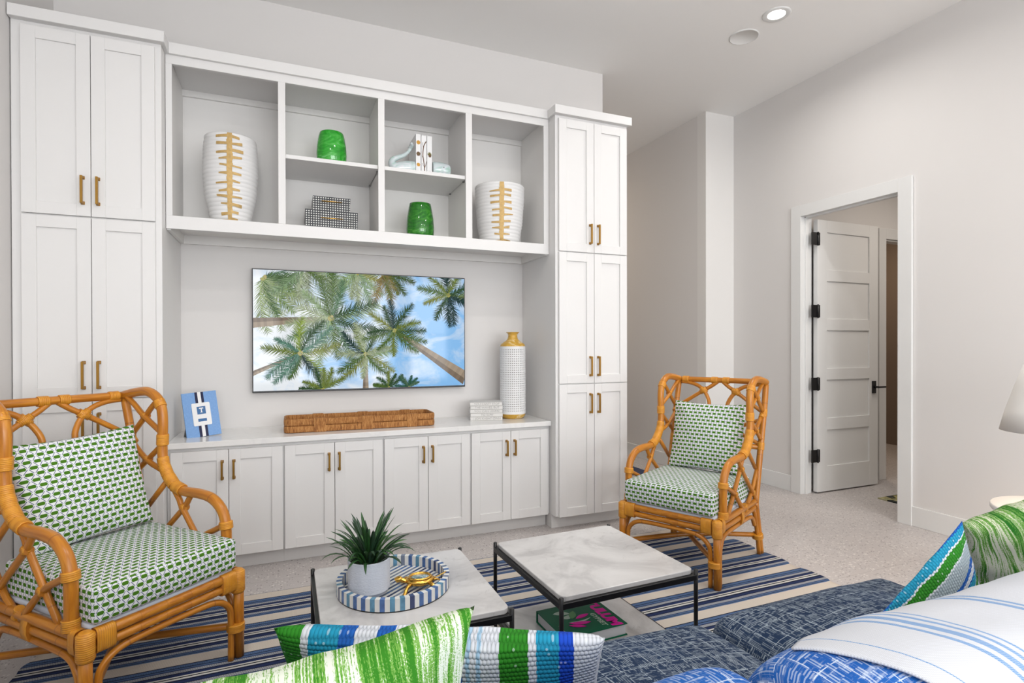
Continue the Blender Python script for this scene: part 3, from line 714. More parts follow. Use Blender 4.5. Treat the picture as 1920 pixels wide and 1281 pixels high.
# ================================================================ RATTAN CHAIR
def cane(name, P, r, parent, k=6, mat=None, n=9):
    m = MB(); m.tube(smooth_path(P, k), r, n); return m.build(name, mat or M_rattan, parent)
def wrap(P, Q, r, parent):
    P = Vector(P); Q = Vector(Q); m = MB(); N = max(5, int((Q-P).length/.0028)); pts = []; rr = []
    for i in range(N+1): pts.append(P.lerp(Q, i/N)); rr.append(r*(1.0 if i % 2 else .955)*(.93 if i in (0, N) else 1))
    m.tube(pts, rr, 10); return m.build('binding', M_bind, parent)
def build_chair():
    t = empty('rattan_chair')
    HW = .285
    def post_y(z): return .60+.262*(z-.33)
    # legs (each a main pole with the slim inner pole of the arch lashed to it)
    for s in (-1, 1):
        m = MB(); m.tube([(s*HW, 0, .0), (s*HW, 0, .35)], [.0205]*2, 12); m.build('leg', M_rattan, t)
        wrap((s*HW-s*.014, .0, .112), (s*HW-s*.014, .0, .145), .036, t).scale = (1, 1, 1)
        m = MB(); m.tube(smooth_path([(s*HW, .70, 0), (s*HW, .655, .16), (s*HW, .60, .34)], 4), .0195, 12); m.tube(smooth_path([(s*HW, .672, 0), (s*HW, .625, .17), (s*HW, .575, .30)], 4), .013, 8); m.build('leg', M_rattan, t)
        wrap((s*HW, .648, .105), (s*HW, .640, .135), .034, t)
    # arches under the rails
    a = .248
    cane('arch_brace', [(-a, 0, 0), (-a, 0, .17), (-a+.012, 0, .225), (-a+.06, 0, .262), (-.10, 0, .272), (.10, 0, .272), (a-.06, 0, .262), (a-.012, 0, .225), (a, 0, .17), (a, 0, 0)], .0125, t, 5)
    for s in (-1, 1):
        cane('arch_brace', [(s*HW, .034, 0.0), (s*HW, .034, .17), (s*HW, .05, .225), (s*HW, .10, .262), (s*HW, .25, .270), (s*HW, .45, .270), (s*HW, .54, .255), (s*HW, .585, .20)], .0125, t, 5)
    # seat rails: two rounded loops
    for z, r in ((.344, .0185), (.306, .0165)):
        c = .03; P = []
        for (x, y), q in (((HW, 0), -pi/2), ((HW, .60), 0), ((-HW, .60), pi/2), ((-HW, 0), pi)):
            cx = x-c*(1 if x > 0 else -1); cy = y+c*(1 if y == 0 else -1)
            for i in range(4): P.append((cx+c*cos(q+i*pi/6), cy+c*sin(q+i*pi/6), z))
        m = MB(); m.tube(P, r, 10, closed=True); m.build('seat_rail', M_rattan, t)
    # rounded corner bindings
    for s in (-1, 1):
        m = MB(); m.tube([(s*(HW-.002), .002, .268), (s*(HW-.002), .002, .276), (s*(HW-.002), .002, .356), (s*(HW-.002), .002, .366)], [.024, .028, .028, .016], 14); m.build('binding', M_bind, t)
        for P, Q in (((s*(HW-.025), 0, 0), (s*(HW-.085), 0, 0)), ((s*HW, .025, 0), (s*HW, .062, 0))):
            m = MB(); pts = [Vector(P).lerp(Vector(Q), i/8) for i in range(9)]; n = 12; vs = []; uv = []
            d = (Vector(Q)-Vector(P)).normalized(); side = Vector((0, 0, 1)).cross(d)
            for i, p in enumerate(pts):
                for k in range(n):
                    q = 2*pi*k/n; ca, sa = cos(q), sin(q); e = .55
                    X_ = (abs(ca)**e)*(1 if ca > 0 else -1)*.0215; Z_ = (abs(sa)**e)*(1 if sa > 0 else -1)*.042
                    vs.append(p+side*X_+Vector((0, 0, .325+Z_))); uv.append((i/8*(Vector(Q)-Vector(P)).length, k/n))
            m.add(vs, [(i*n+k, i*n+(k+1) % n, (i+1)*n+(k+1) % n, (i+1)*n+k) for i in range(8) for k in range(n)]+[tuple(range(n)), tuple(8*n+k for k in range(n))], uv, smooth=True); m.build('binding', M_bind, t)
        # side rail lashings
        for y in (.335,):
            m = MB(); m.tube([(s*HW, y-.022, .309), (s*HW, y+.022, .309)], [.05, .05], 12)
            m.v = [((x_-s*HW)*.46+s*HW, y_, z_) for x_, y_, z_ in m.v]; m.build('binding', M_bind, t)
    # crossed stretchers
    cane('stretcher', [(-HW+.01, .005, .13), (0, .325, .150), (HW-.01, .64, .125)], .0145, t, 5)
    cane('stretcher', [(HW-.01, .005, .13), (0, .325, .130), (-HW+.01, .64, .125)], .0145, t, 5)
    # back posts
    for s in (-1, 1):
        cane('back_post', [(s*HW, .60, .30), (s*.289, post_y(.6), .60), (s*.292, post_y(.9), .90), (s*.290, post_y(1.045), 1.045)], .0185, t, 4)
        # arm and wing in one bent pole
        x = s*.287
        cane('arm_wing', [(x, .075, .355), (x, .075, .46), (x, .080, .545), (x, .105, .60), (x, .165, .640), (x, .25, .651), (x, .345, .650), (x, .405, .665), (x, .455, .70), (x, .492, .755), (x, .502, .84), (x, .497, .93), (x, .503, 1.005), (x, .533, 1.055), (x, .60, 1.085), (x, .68, 1.082), (x, .76, 1.068), (x-s*.0, .795, 1.060)], .0215, t, 5, n=12)
        wrap((x, .0755, .52), (x, .0795, .552), .0285, t)
        wrap((x, .36, .653), (x, .415, .668), .0275, t); wrap((x, .418, .670), (x, .463, .712), .0272, t); wrap((x, .463, .712), (x, .489, .752), .0265, t); wrap((x, .489, .752), (x, .499, .79), .0255, t)
        wrap((x, .5, .845), (x, .498, .895), .0262, t)
        wrap((x, .507, 1.018), (x, .528, 1.047), .0255, t)
        wrap((s*.287, .075, .355), (s*.287, .077, .395), .0285, t)
        # side lattice
        xi = s*.281; xo = s*.289
        L = [([(.770, 1.066), (.700, 1.025), (.625, .972), (.501, .905)], xi), ([(.535, 1.05), (.585, 1.01), (.625, .972), (.729, .880)], xo),
             ([(.728, .855), (.609, .771), (.478, .728)], xi), ([(.500, .850), (.609, .771), (.690, .712)], xo),
             ([(.455, .690), (.610, .545)], xi),
             ([(.410, .655), (.372, .610), (.355, .580), (.248, .454), (.155, .352)], xi), ([(.300, .645), (.322, .615), (.350, .580), (.444, .496), (.544, .407), (.60, .352)], xo),
             ([(.088, .535), (.15, .505), (.248, .454), (.385, .330)], xo), ([(.640, .53), (.544, .407), (.435, .330)], xi)]
        for pts, xx in L: cane('lattice_cane', [(xx, a_, b_) for a_, b_ in pts], .0125, t, 3, n=8)
        for y_, z_ in ((.625, .972), (.609, .771), (.350, .580), (.248, .454), (.544, .407)):
            m = MB()
            for d_ in (Vector((0, .028, 0)), Vector((0, 0, .026)), ):
                m.tube([Vector((s*.287, y_, z_))-d_*.55, Vector((s*.287, y_, z_))+d_*.55], [.0165, .0165], 10)
            m.build('binding', M_bind, t)
        for (ya, za), (yb, zb) in (((.722, .885), (.742, .87)), ((.722, .86), (.706, .845)), ((.425, .325), (.400, .365))):
            wrap((s*.287, ya, za), (s*.287, yb, zb), .017, t)
        wrap((s*.290, post_y(.855), .848), (s*.290, post_y(.895), .892), .0225, t); wrap((s*.289, post_y(.655), .645), (s*.289, post_y(.69), .69), .0225, t)
        # end lashings of the top rail
        wrap((s*.262, .790, 1.062), (s*.218, .790, 1.062), .0235, t)
    yt = .791
    cane('top_rail', [(-.292, yt, 1.062), (0, yt, 1.062), (.292, yt, 1.062)], .0185, t, 3)
    cane('back_rail', [(-.285, post_y(.66), .66), (.285, post_y(.66), .66)], .0165, t, 2)
    wrap((-.06, yt, 1.062), (-.018, yt, 1.062), .0232, t); wrap((.018, yt, 1.062), (.06, yt, 1.062), .0232, t)
    for s in (-1, 1):
        for P in ([(s*.01, 1.058), (s*.06, 1.020), (s*.108, .991), (s*.20, .930), (s*.285, .872)], [(s*.27, 1.044), (s*.215, 1.040), (s*.155, 1.023), (s*.108, .991), (s*.075, .945), (s*.060, .895), (s*.075, .82), (s*.15, .74), (s*.28, .68)], [(s*.285, .83), (s*.12, .76), (0, .70), (-s*.05, .665)]):
            cane('lattice_cane', [(a_, post_y(b_), b_) for a_, b_ in P], .0125, t, 4, n=8)
        m = MB(); y_ = post_y(.991)
        for d_ in (Vector((.024, 0, -.016)), Vector((.020, 0, .018))):
            d_.x *= s; m.tube([Vector((s*.108, y_, .991))-d_*.9, Vector((s*.108, y_, .991))+d_*.9], [.0165]*2, 10)
        m.build('binding', M_bind, t)
    # soft goods
    soft('seat_pad', rbox(.266, .283, .014, .012, .0, 10), M_pad, t, Matrix.Translation((0, .292, .366)))
    soft('seat_cushion', rbox(.268, .287, .062, .017, .014, 24, .004, 3), M_green, t, Matrix.Translation((0, .272, .439)))
    return t
def copy_tree(o, parent=None):
    c = o.copy(); COL.objects.link(c); c.parent = parent
    for ch in list(o.children): copy_tree(ch, c)
    return c
ch1 = build_chair(); ch2 = copy_tree(ch1)
bpy.context.view_layer.update()
RUGT = .009
for ch, loc, rz, lab in ((ch1, (-.389, 2.379, RUGT), .737, 'orange rattan wingback chair in the left foreground before the left tall cabinet'),
                         (ch2, (1.998, 2.547, RUGT), -1.1175, 'orange rattan wingback chair on the right between the media wall and open door')):
    ch.location = loc; ch.rotation_euler = (0, 0, rz); tag(ch, lab, 'chair')
def chair_pillow(loc, rz, roll, lab, seed):
    base = Matrix.Translation(loc) @ Matrix.Rotation(rz, 4, 'Z')
    ey = Vector((sin(roll), .24, .97)).normalized(); ex = Vector((cos(roll), 0, -sin(roll))); ez = ex.cross(ey).normalized(); ex = ey.cross(ez)
    M = base @ frame_m((0.0, .560, .714), ex, ey, ez)
    o = soft('throw_pillow', pillow(.475, .445, .15, .07, 32, .006, seed), M_green); o.matrix_world = M; tag(o, lab, 'pillow')
chair_pillow((-.389, 2.379, RUGT), .737, -.05, 'green hexagon print throw pillow leaning in the left rattan chair', 1)
chair_pillow((1.998, 2.547, RUGT), -1.1175, .0, 'green hexagon print throw pillow leaning in the right rattan chair', 5)

# ================================================================ RUG
def rug():
    x0, x1, y1, y0 = -.965, 2.775, 3.180, .62; nx, ny = 90, 330; m = MB(); vs = []; uv = []
    for j in range(ny+1):
        y = y0+(y1-y0)*j/ny; f = ((3.111-y)/.26) % 1.0
        out = .020 if f < .735 else -.004
        out = out*(1-abs((f-.37)/.37)**4 if f < .735 else 1)+.006*mn.noise(Vector((y*14, 3, 0)))
        for i in range(nx+1):
            x = x0+(x1-x0)*i/nx
            k = max(0, 1-(x1-x)/.12)+0; k2 = max(0, 1-(x-x0)/.12)
            w = .012*mn.noise(Vector((x*1.6, y*.8, 0)))+.004*mn.noise(Vector((x*6, y*3, 0)))
            z = RUGT-.0015+.0012*mn.noise(Vector((x*5, y*5, 1)))
            vs.append((x+out*(k-k2), y+w, z)); uv.append((x, y))
    n = nx+1; m.add(vs, [(j*n+i, j*n+i+1, (j+1)*n+i+1, (j+1)*n+i) for j in range(ny) for i in range(nx)], uv, smooth=True)
    o = m.build('rug', M_rug); s = o.modifiers.new('thick', 'SOLIDIFY'); s.thickness = .006; s.offset = -1
    return tag(o, 'navy, blue and cream striped woven rug under the coffee tables and chairs', 'rug')
rug()

# ================================================================ COFFEE TABLES
def rounded_sq(h, r, n=5):
    P = []
    for cx, cy, a in ((h-r, h-r, 0), (-h+r, h-r, pi/2), (-h+r, -h+r, pi), (h-r, -h+r, 3*pi/2)):
        for i in range(n+1): q = a+i*pi/2/n; P.append((cx+r*cos(q), cy+r*sin(q)))
    return P
def coffee(loc, rz, lab, shelf):
    t = tag(empty('coffee_table', loc=(loc[0], loc[1], RUGT), rz=rz), lab, 'coffee table'); h = .309; T = .403-RUGT
    for sx in (-1, 1):
        for sy in (-1, 1): MB().tube([(sx*h, sy*h, 0), (sx*h, sy*h, T-.002), (sx*h, sy*h, T)], [.0085, .0085, .006], 14).build('leg', M_black, t)
    for z in [T-.030]+([.052] if shelf else []):
        m = MB(); b = .008
        for s in (-1, 1): m.box(-h, h, s*h-b, s*h+b, z-.012, z+.010).box(s*h-b, s*h+b, -h, h, z-.012, z+.010)
        m.build('frame_rail', M_black, t, bev=.001, seg=1)
    m = MB(); m.prism(rounded_sq(h-.004, .028), T-.0195, T-.001); m.build('marble_top', M_marble, t, bev=.003)
    if shelf: MB().prism(rounded_sq(h-.010, .01), .055, .072).build('marble_shelf', M_marble, t, bev=.002)
    return t
coffee((.413, 2.060), -.006, 'square marble coffee table on black metal legs carrying the round tray', False)
coffee((1.212, 2.070), .030, 'square marble coffee table with bare top and lower shelf holding a green book', True)
# tray
TZ = .4025
tr = tag(empty('round_tray', loc=(.378, 2.075, TZ)), 'round tray of blue and white striped inlay on the left marble coffee table', 'tray')
MB().lathe([(.0005, 0), (.205, 0), (.205, .004), (.0005, .004)], n=72).build('base', M_black, tr)
NT = 76
for i in range(NT):
    a0, a1 = 2*pi*i/NT, 2*pi*(i+1)/NT; m = MB(); g = .0006
    v = []
    for a in (a0+g, a1-g):
        for r in (.186, .2055):
            for z in (.004, .046): v.append((r*cos(a), r*sin(a), z))
    m.add(v, [(0, 1, 3, 2), (4, 6, 7, 5), (0, 4, 5, 1), (2, 3, 7, 6), (1, 5, 7, 3), (0, 2, 6, 4)])
    m.build('rim_tile', M_bone if i % 2 else random.choice([M_shellb, M_shellb, M_shellg, M_shelln, M_shellt]), tr)
m = MB(); A = radians(38); wd = .0104; k = -20
rnd = random.Random(5)
while k < 20:
    y = k*wd; R_ = .1855
    if abs(y+wd/2) < R_-.002:
        L = sqrt(R_*R_-max(abs(y), abs(y+wd))**2) if max(abs(y), abs(y+wd)) < R_ else 0
        if k % 2 == 0: segs = [(-L, L, 0)]
        else:
            segs = []; x = -L
            while x < L: x2 = min(L, x+rnd.uniform(.03, .09)); segs.append((x, x2, rnd.choice([1, 1, 2, 3, 2]))); x = x2
        for xa, xb, mi in segs:
            b0 = len(m.v); m.box(xa, xb, y+.0003, y+wd-.0003, .004, .0075 if mi else .0078, mi)
            for q in range(b0, len(m.v)): X_, Y_, Z_ = m.v[q]; m.v[q] = (X_*cos(A)-Y_*sin(A), X_*sin(A)+Y_*cos(A), Z_)
    k += 1
o = m.build('inlay_strips', [M_bone, M_shelln, M_shellg, M_shellb], tr); o['kind'] = 'stuff'
# potted plant
pl = tag(empty('potted_plant', loc=(.283, 2.045, TZ+.0079)), 'spiky green succulent in a white ribbed pot on the round tray', 'potted plant')
prof = [(.0005, .0), (.055, 0), (.066, .006), (.072, .018)]
for i in range(30): z = .018+.106*i/29; prof.append((.0728+(.0018 if i % 2 else 0), z))
prof += [(.0745, .128), (.0715, .129), (.069, .122), (.068, .108)]
MB().lathe(prof, n=48).build('pot', M_pot, pl)
MB().lathe([(.068, .112), (.03, .120), (.0005, .122)], n=24).build('soil', M_soil, pl)
def leafmesh(L, w, bend, mat, seed):
    rnd = random.Random(seed); N = 7; m = MB(); vs = []; x = 0; z = 0; a = radians(78)
    for i in range(N+1):
        t = i/N; ww = 1.35*w*(.55+1.0*t)*(1-t**2.6)**.8+.0006
        vs += [(x, -ww, z+.0), (x+.15*ww, 0, z-.35*ww), (x, ww, z), (x-.1*ww, 0, z+.1*ww)]
        x += cos(a)*L/N; z += sin(a)*L/N; a -= bend/N*(.4+1.2*t)
    fs = [(i*4+k, i*4+(k+1) % 4, (i+1)*4+(k+1) % 4, (i+1)*4+k) for i in range(N) for k in range(4)]
    m.add(vs, fs, smooth=True); return m.mesh('leaf', mat)
LM = [leafmesh(L, w, b_, mt, i) for i, (L, w, b_, mt) in enumerate([(.19, .0062, .35, M_leaf), (.175, .0058, 1.0, M_leaf), (.165, .0062, 1.7, M_leaf2), (.15, .0058, 2.2, M_leaf), (.185, .0050, .7, M_leaf2), (.13, .0066, 1.4, M_leaf3), (.10, .0064, .9, M_leaf3)])]
for i in range(88):
    q = i/88; k = rnd.choice([0, 0, 4, 6] if q < .28 else [1, 4, 5, 6, 1] if q < .6 else [2, 3, 5, 1, 3])
    a = i*2.39996; r = .006+.045*q
    o = link('leaf', LM[k], pl); o.location = (r*cos(a), r*sin(a), .112+.02*(1-q))
    tilt = (.05+.25*q+.2*rnd.random()) if q < .28 else (.35*q+.35*rnd.random())
    o.rotation_euler = (rnd.uniform(-.2, .2), tilt, a+rnd.uniform(-.3, .3)); sc_ = rnd.uniform(.76, 1.0); o.scale = (sc_, sc_, sc_)
# gold turtle
tu = tag(empty('turtle_figurine', loc=(.463, 2.018, TZ+.0079), rz=radians(172)), 'gold turtle figurine with an oval glass shell on the round tray', 'figurine')
def oval(m, prof, sx, sy): 
    b0 = len(m.v); m.lathe(prof, n=36)
    for q in range(b0, len(m.v)): a_, b_, c_ = m.v[q]; m.v[q] = (a_*sx, b_*sy, c_)
    return m
oval(MB(), [(.0005, .012), (.035, .014), (.050, .022), (.0535, .028), (.050, .034), (.046, .037), (.042, .0375)], 1.0, .80).build('body', M_gold, tu)
oval(MB(), [(.0425, .034), (.044, .040), (.041, .0445), (.037, .044), (.0345, .040), (.034, .034)], 1.0, .80).build('shell_rim', M_gold, tu)
oval(MB(), [(.0345, .038), (.025, .0405), (.0005, .042)], 1.0, .80).build('shell_glass', M_abalone, tu)
m = MB(); m.tube(smooth_path([(.045, 0, .026), (.060, 0, .031), (.072, 0, .037), (.083, 0, .036), (.089, 0, .033)], 4), [.008]*4+[.0085]*4+[.0115]*4+[.010]*4+[.004], 12); m.build('head', M_gold, tu)
for (a, b_, l) in ((.036, .028, 1), (.036, -.028, 1), (-.032, .028, -1), (-.032, -.028, -1)):
    s = 1 if b_ > 0 else -1
    m = MB(); m.tube(smooth_path([(a, b_, .024), (a+l*.012, b_+s*.014, .021), (a+l*.020, b_+s*.026, .008), (a+l*.024, b_+s*.032, .0)], 3), [.007]*3+[.0065]*3+[.007]*3+[.009], 8); m.build('leg', M_gold, tu)
MB().tube(smooth_path([(-.048, 0, .024), (-.062, 0, .024), (-.075, .004, .020)], 3), [.005, .005, .005, .004, .003, .003, .001], 8).build('tail', M_gold, tu)
MB().tube(smooth_path([(-.045, 0, .030), (-.070, .0, .036), (-.098, -.006, .046)], 3), [.002]*7, 6).build('lid_lever', M_gold, tu)
# coffee table book
BZ = RUGT+.0725
bk = tag(empty('coffee_table_book', loc=(1.182, 2.088, BZ), rz=.03), 'thick green hardcover with pink lettering on the lower shelf of the right coffee table', 'book')
bw_, bh_, bt = .152, .126, .050
box('back_cover', (-bw_, bw_, -bh_, bh_, 0, .004), M_bookg, bk, .001)
cv = box('front_cover', (-bw_, bw_, -bh_, bh_, bt-.004, bt), M_bookg, bk, .001)
box('spine', (-bw_, bw_, bh_-.004, bh_+.002, .0, bt), M_bookg, bk, .001)
box('page_block', (-bw_+.006, bw_-.006, -bh_+.006, bh_-.004, .004, bt-.004), M_pages, bk)
RT = Matrix.Translation((0, 0, bt+.0004)) @ Matrix.Rotation(-pi/2, 4, 'Z')
text('title', 'TULUM', .062, M_pink, cv, Matrix.Translation((.105, .0, 0)) @ RT, .0003, sx=1.16, bold=.0042, shear=.15)
text('subtitle', 'GYPSET', .030, M_palegreen, cv, Matrix.Translation((.058, -.045, 0)) @ RT, .0003, sx=1.1, bold=.0012, shear=.15)
text('imprint', 'ASSOULINE', .008, M_palegreen, cv, Matrix.Translation((-.125, -.055, 0)) @ RT, .0003, sx=1.2)
def blade(P, mat, k):
    m = MB(); Q = smooth_path([(a_, b_, 0) for a_, b_ in P], 4); m.prism([(p.x, p.y) for p in Q][:-1] if (Q[0]-Q[-1]).length < 1e-4 else [(p.x, p.y) for p in Q], bt+.0003, bt+.0006+k*.0002); m.build('printed_leaf', mat, cv)
def lens(x0, y0, x1, y1, w, mat, k, c=0):
    dx, dy = x1-x0, y1-y0; L = sqrt(dx*dx+dy*dy); nx_, ny_ = -dy/L, dx/L; P = []
    for i in range(11): t_ = i/10; P.append((x0+dx*t_+nx_*(w*sin(pi*t_)**.8+c*sin(pi*t_)), y0+dy*t_+ny_*(w*sin(pi*t_)**.8+c*sin(pi*t_))))
    for i in range(9, 0, -1): t_ = i/10; P.append((x0+dx*t_+nx_*(-w*sin(pi*t_)**.8+c*sin(pi*t_)), y0+dy*t_+ny_*(-w*sin(pi*t_)**.8+c*sin(pi*t_))))
    MB().prism(P, bt+.0003, bt+.0006+k*.0002).build('printed_leaf', mat, cv)
lens(-.10, .070, -.030, .045, .017, M_palegreen, 0, .006); lens(-.085, .020, -.03, .035, .014, M_palegreen, 1, -.008); lens(-.045, .0, -.005, .06, .016, M_leafprint, 2); lens(-.028, -.005, .045, .012, .012, M_pink, 3, .002)
lens(-.072, -.020, .035, -.020, .006, M_palegreen, 4, -.014); lens(-.075, -.030, .018, -.052, .013, M_pink, 5, -.004); lens(-.085, -.045, -.02, -.078, .009, M_pink, 6, 0)

# ================================================================ ON THE COUNTER
CT = .7681
fr = empty('picture_frame', loc=(-.436, 3.742, CT), rz=radians(19)); tag(fr, 'light blue linen picture frame with navy ribbon and letter T, on the counter', 'picture frame')
lean = Matrix.Rotation(radians(-13), 4, 'X') @ Matrix.Rotation(radians(-4), 4, 'Y')
def inframe(o): o.matrix_basis = Matrix.Translation((0, 0, .002)) @ lean; return o
pnl = inframe(box('frame_panel', (-.093, .093, 0, .012, 0, .268), M_linen, fr, .0015))
for nm, (x0, x1), mt in (('ribbon', (-.024, -.010), M_navy), ('ribbon', (-.010, .008), M_white), ('ribbon', (.008, .022), M_navy)):
    box(nm, (x0, x1, -.0012, .0, .0, .268), mt, pnl)
cd = MB().prism(rounded_sq(1, .12, 3), 0, 1); cd.v = [(a_*.049, -.0035+c_*.0023, .134+b_*.068) for a_, b_, c_ in cd.v]; cd.build('card', M_white, pnl)
box('letter_square', (-.023, .023, -.0046, -.0036, .134, .180), M_cobalt, pnl); box('name_strip', (-.023, .023, -.0046, -.0036, .090, .107), M_cobalt, pnl)
text('letter', 'T', .036, M_white, pnl, Matrix.Translation((0, -.0048, .157)) @ Matrix.Rotation(pi/2, 4, 'X'), .0003, bold=.0012)
sf = MB(); sf.box(-.0065, .0065, -.0052, -.0047, .1438, .1458).box(-.0115, -.0095, -.0052, -.0047, .1655, .171).box(.0095, .0115, -.0052, -.0047, .1655, .171); sf.build('serif', M_white, pnl)
es = MB(); es.add([(-.06, .046, .14), (.02, .046, .14), (-.075, .088, 0), (.03, .088, 0), (-.06, .050, .14), (.02, .050, .14), (-.075, .093, 0), (.03, .093, 0)], [(0, 1, 3, 2), (4, 6, 7, 5), (0, 2, 6, 4), (1, 5, 7, 3), (2, 3, 7, 6), (0, 4, 5, 1)]); es.add([(-.088, .022, .0), (-.092, .088, 0), (-.088, .035, .095), (-.086, .022, .0), (-.090, .088, 0), (-.086, .035, .095)], [(0, 1, 2), (3, 5, 4), (0, 3, 4, 1), (1, 4, 5, 2), (2, 5, 3, 0)]); es.build('easel_back', M_black, fr)
# seagrass basket
bs = tag(empty('seagrass_basket', loc=(.475, 3.785, CT), rz=-.012), 'long low woven seagrass basket on the counter below the television', 'basket')
bkl, bkd, bkh = .467, .122, .087
def coil(z0, z1, off=0, t=.016):
    m = MB(); n = 40; hz = (z1-z0)/2; c = .03; P = []
    for cx, cy, q in ((bkl-c, bkd-c, 0), (-bkl+c, bkd-c, pi/2), (-bkl+c, -bkd+c, pi), (bkl-c, -bkd+c, 3*pi/2)):
        for i in range(5): P.append(Vector((cx+(c+off)*cos(q+i*pi/8), cy+(c+off)*sin(q+i*pi/8), (z0+z1)/2)))
    Q = []
    for i in range(len(P)):
        a_, b_ = P[i], P[(i+1) % len(P)]; k = max(1, int((b_-a_).length/.03))
        for j in range(k): Q.append(a_.lerp(b_, j/k))
    vs = []; N = len(Q); rnd_ = random.Random(3)
    for i in range(N):
        d = (Q[(i+1) % N]-Q[i-1]).normalized(); s_ = d.cross(Vector((0, 0, 1)))
        for k in range(12):
            q = 2*pi*k/12; ca, sa = cos(q), sin(q); e = .6
            vs.append(Q[i]+s_*((abs(ca)**e)*(1 if ca > 0 else -1)*t/2*rnd_.uniform(.9, 1.1))+Vector((0, 0, (abs(sa)**e)*(1 if sa > 0 else -1)*hz*rnd_.uniform(.97, 1.0))))
    m.add(vs, [(i*12+k, i*12+(k+1) % 12, ((i+1) % N)*12+(k+1) % 12, ((i+1) % N)*12+k) for i in range(N) for k in range(12)], smooth=True); return m
coil(.001, .0425).build('lower_coil', M_basket, bs); coil(.0435, .086).build('upper_coil', M_basket, bs)
box('basket_floor', (-bkl+.01, bkl-.01, -bkd+.01, bkd-.01, .001, .008), M_basket, bs)
for x in (-.265, .025, .315):
    for s in (-1, 1):
        m = MB(); m.box(x-.035, x+.035, s*bkd-.0125, s*bkd+.0125, .0005, .0885); m.build('wrapped_band', M_basket, bs, bev=.004)
# white cloth books, spines lettered
LIN = ["YOU CAN'T STOP", 'THE WAVES, BUT', 'YOU CAN LEARN', 'TO SURF', '- JON KABAT-ZINN']
HT = [.026, .0255, .0275, .026, .0265]; z = CT; NM = ['bottom', 'second from bottom', 'middle', 'second from top', 'topmost']
for i in range(5):
    k = 4-i; h = HT[k]-.0004; jx = [0, .002, -.001, .001, -.002][i]
    bo = tag(empty('book', loc=(1.351+jx, 3.755, z), rz=-.285), 'cream cloth book, %s of the five-book stack beside the tall vase' % NM[i], 'book', 'books stacked on the counter')
    cvm = MB(); W2 = .116; D = .160; cvm.box(-W2, W2, 0, D, 0, .0025).box(-W2, W2, 0, D, h-.0025, h).box(-W2, W2, 0, .003, 0, h); cvm.build('cover', M_paper, bo, bev=.0008, seg=1)
    box('page_block', (-W2+.003, W2-.003, .003, D-.003, .0026, h-.0026), M_pages, bo)
    text('spine_lettering', LIN[k], .0205, M_ink, bo, Matrix.Translation((.004, -.0004, h/2)) @ Matrix.Rotation(pi/2, 4, 'X'), .0002, sx=1.12)
    z += HT[k]
# tall perforated vase
tvz = tag(empty('tall_vase', loc=(1.580, 3.810, CT)), 'tall white pierced vase with mustard neck and base at the right end of the counter', 'vase')
H0 = .640
MB().lathe([(.0005, .0), (.070, 0), (.078, .004), (.090, .020), (.0945, .036)], n=48).build('base', M_mustard, tvz)
MB().lathe([(.0945, .534), (.088, .550), (.066, .566), (.046, .580), (.037, .595), (.034, .612), (.037, .628), (.050, .638), (.051, .640), (.047, .640), (.032, .625), (.03, .6)], n=48).build('neck', M_mustard, tvz)
m = MB(); NC, NR = 40, 30; hh = (.534-.036)/NR; vs = []; fs = []
# lattice of small square openings over a dark core
def cyl(a, z, r): return (r*cos(a), r*sin(a), z)
R0 = .0958
for j in range(NR):
    for i in range(NC):
        a0 = 2*pi*i/NC; da = 2*pi/NC; z0 = .036+j*hh; q = [0, .29, .71, 1]; g = [(a0+da*u, z0+hh*w) for w in q for u in q]; b0 = len(vs)
        for a_, z_ in g: vs.append(cyl(a_, z_, R0))
        for r_ in range(3):
            for c_ in range(3):
                if r_ == 1 and c_ == 1 and 0 < j < NR-1: continue
                k0 = b0+r_*4+c_; fs.append((k0, k0+1, k0+5, k0+4))
        if 0 < j < NR-1:
            b1 = len(vs)
            for k0 in (5, 6, 10, 9): a_, z_ = g[k0]; vs.append(cyl(a_, z_, R0-.004))
            o4 = [b0+5, b0+6, b0+10, b0+9]
            for k0 in range(4): fs.append((o4[k0], o4[(k0+1) % 4], b1+(k0+1) % 4, b1+k0))
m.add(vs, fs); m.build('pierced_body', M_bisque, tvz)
MB().lathe([(.0905, .03), (.0905, .54)], n=40).build('dark_core', plain('vase_inside', (.10, .09, .08), .8), tvz)

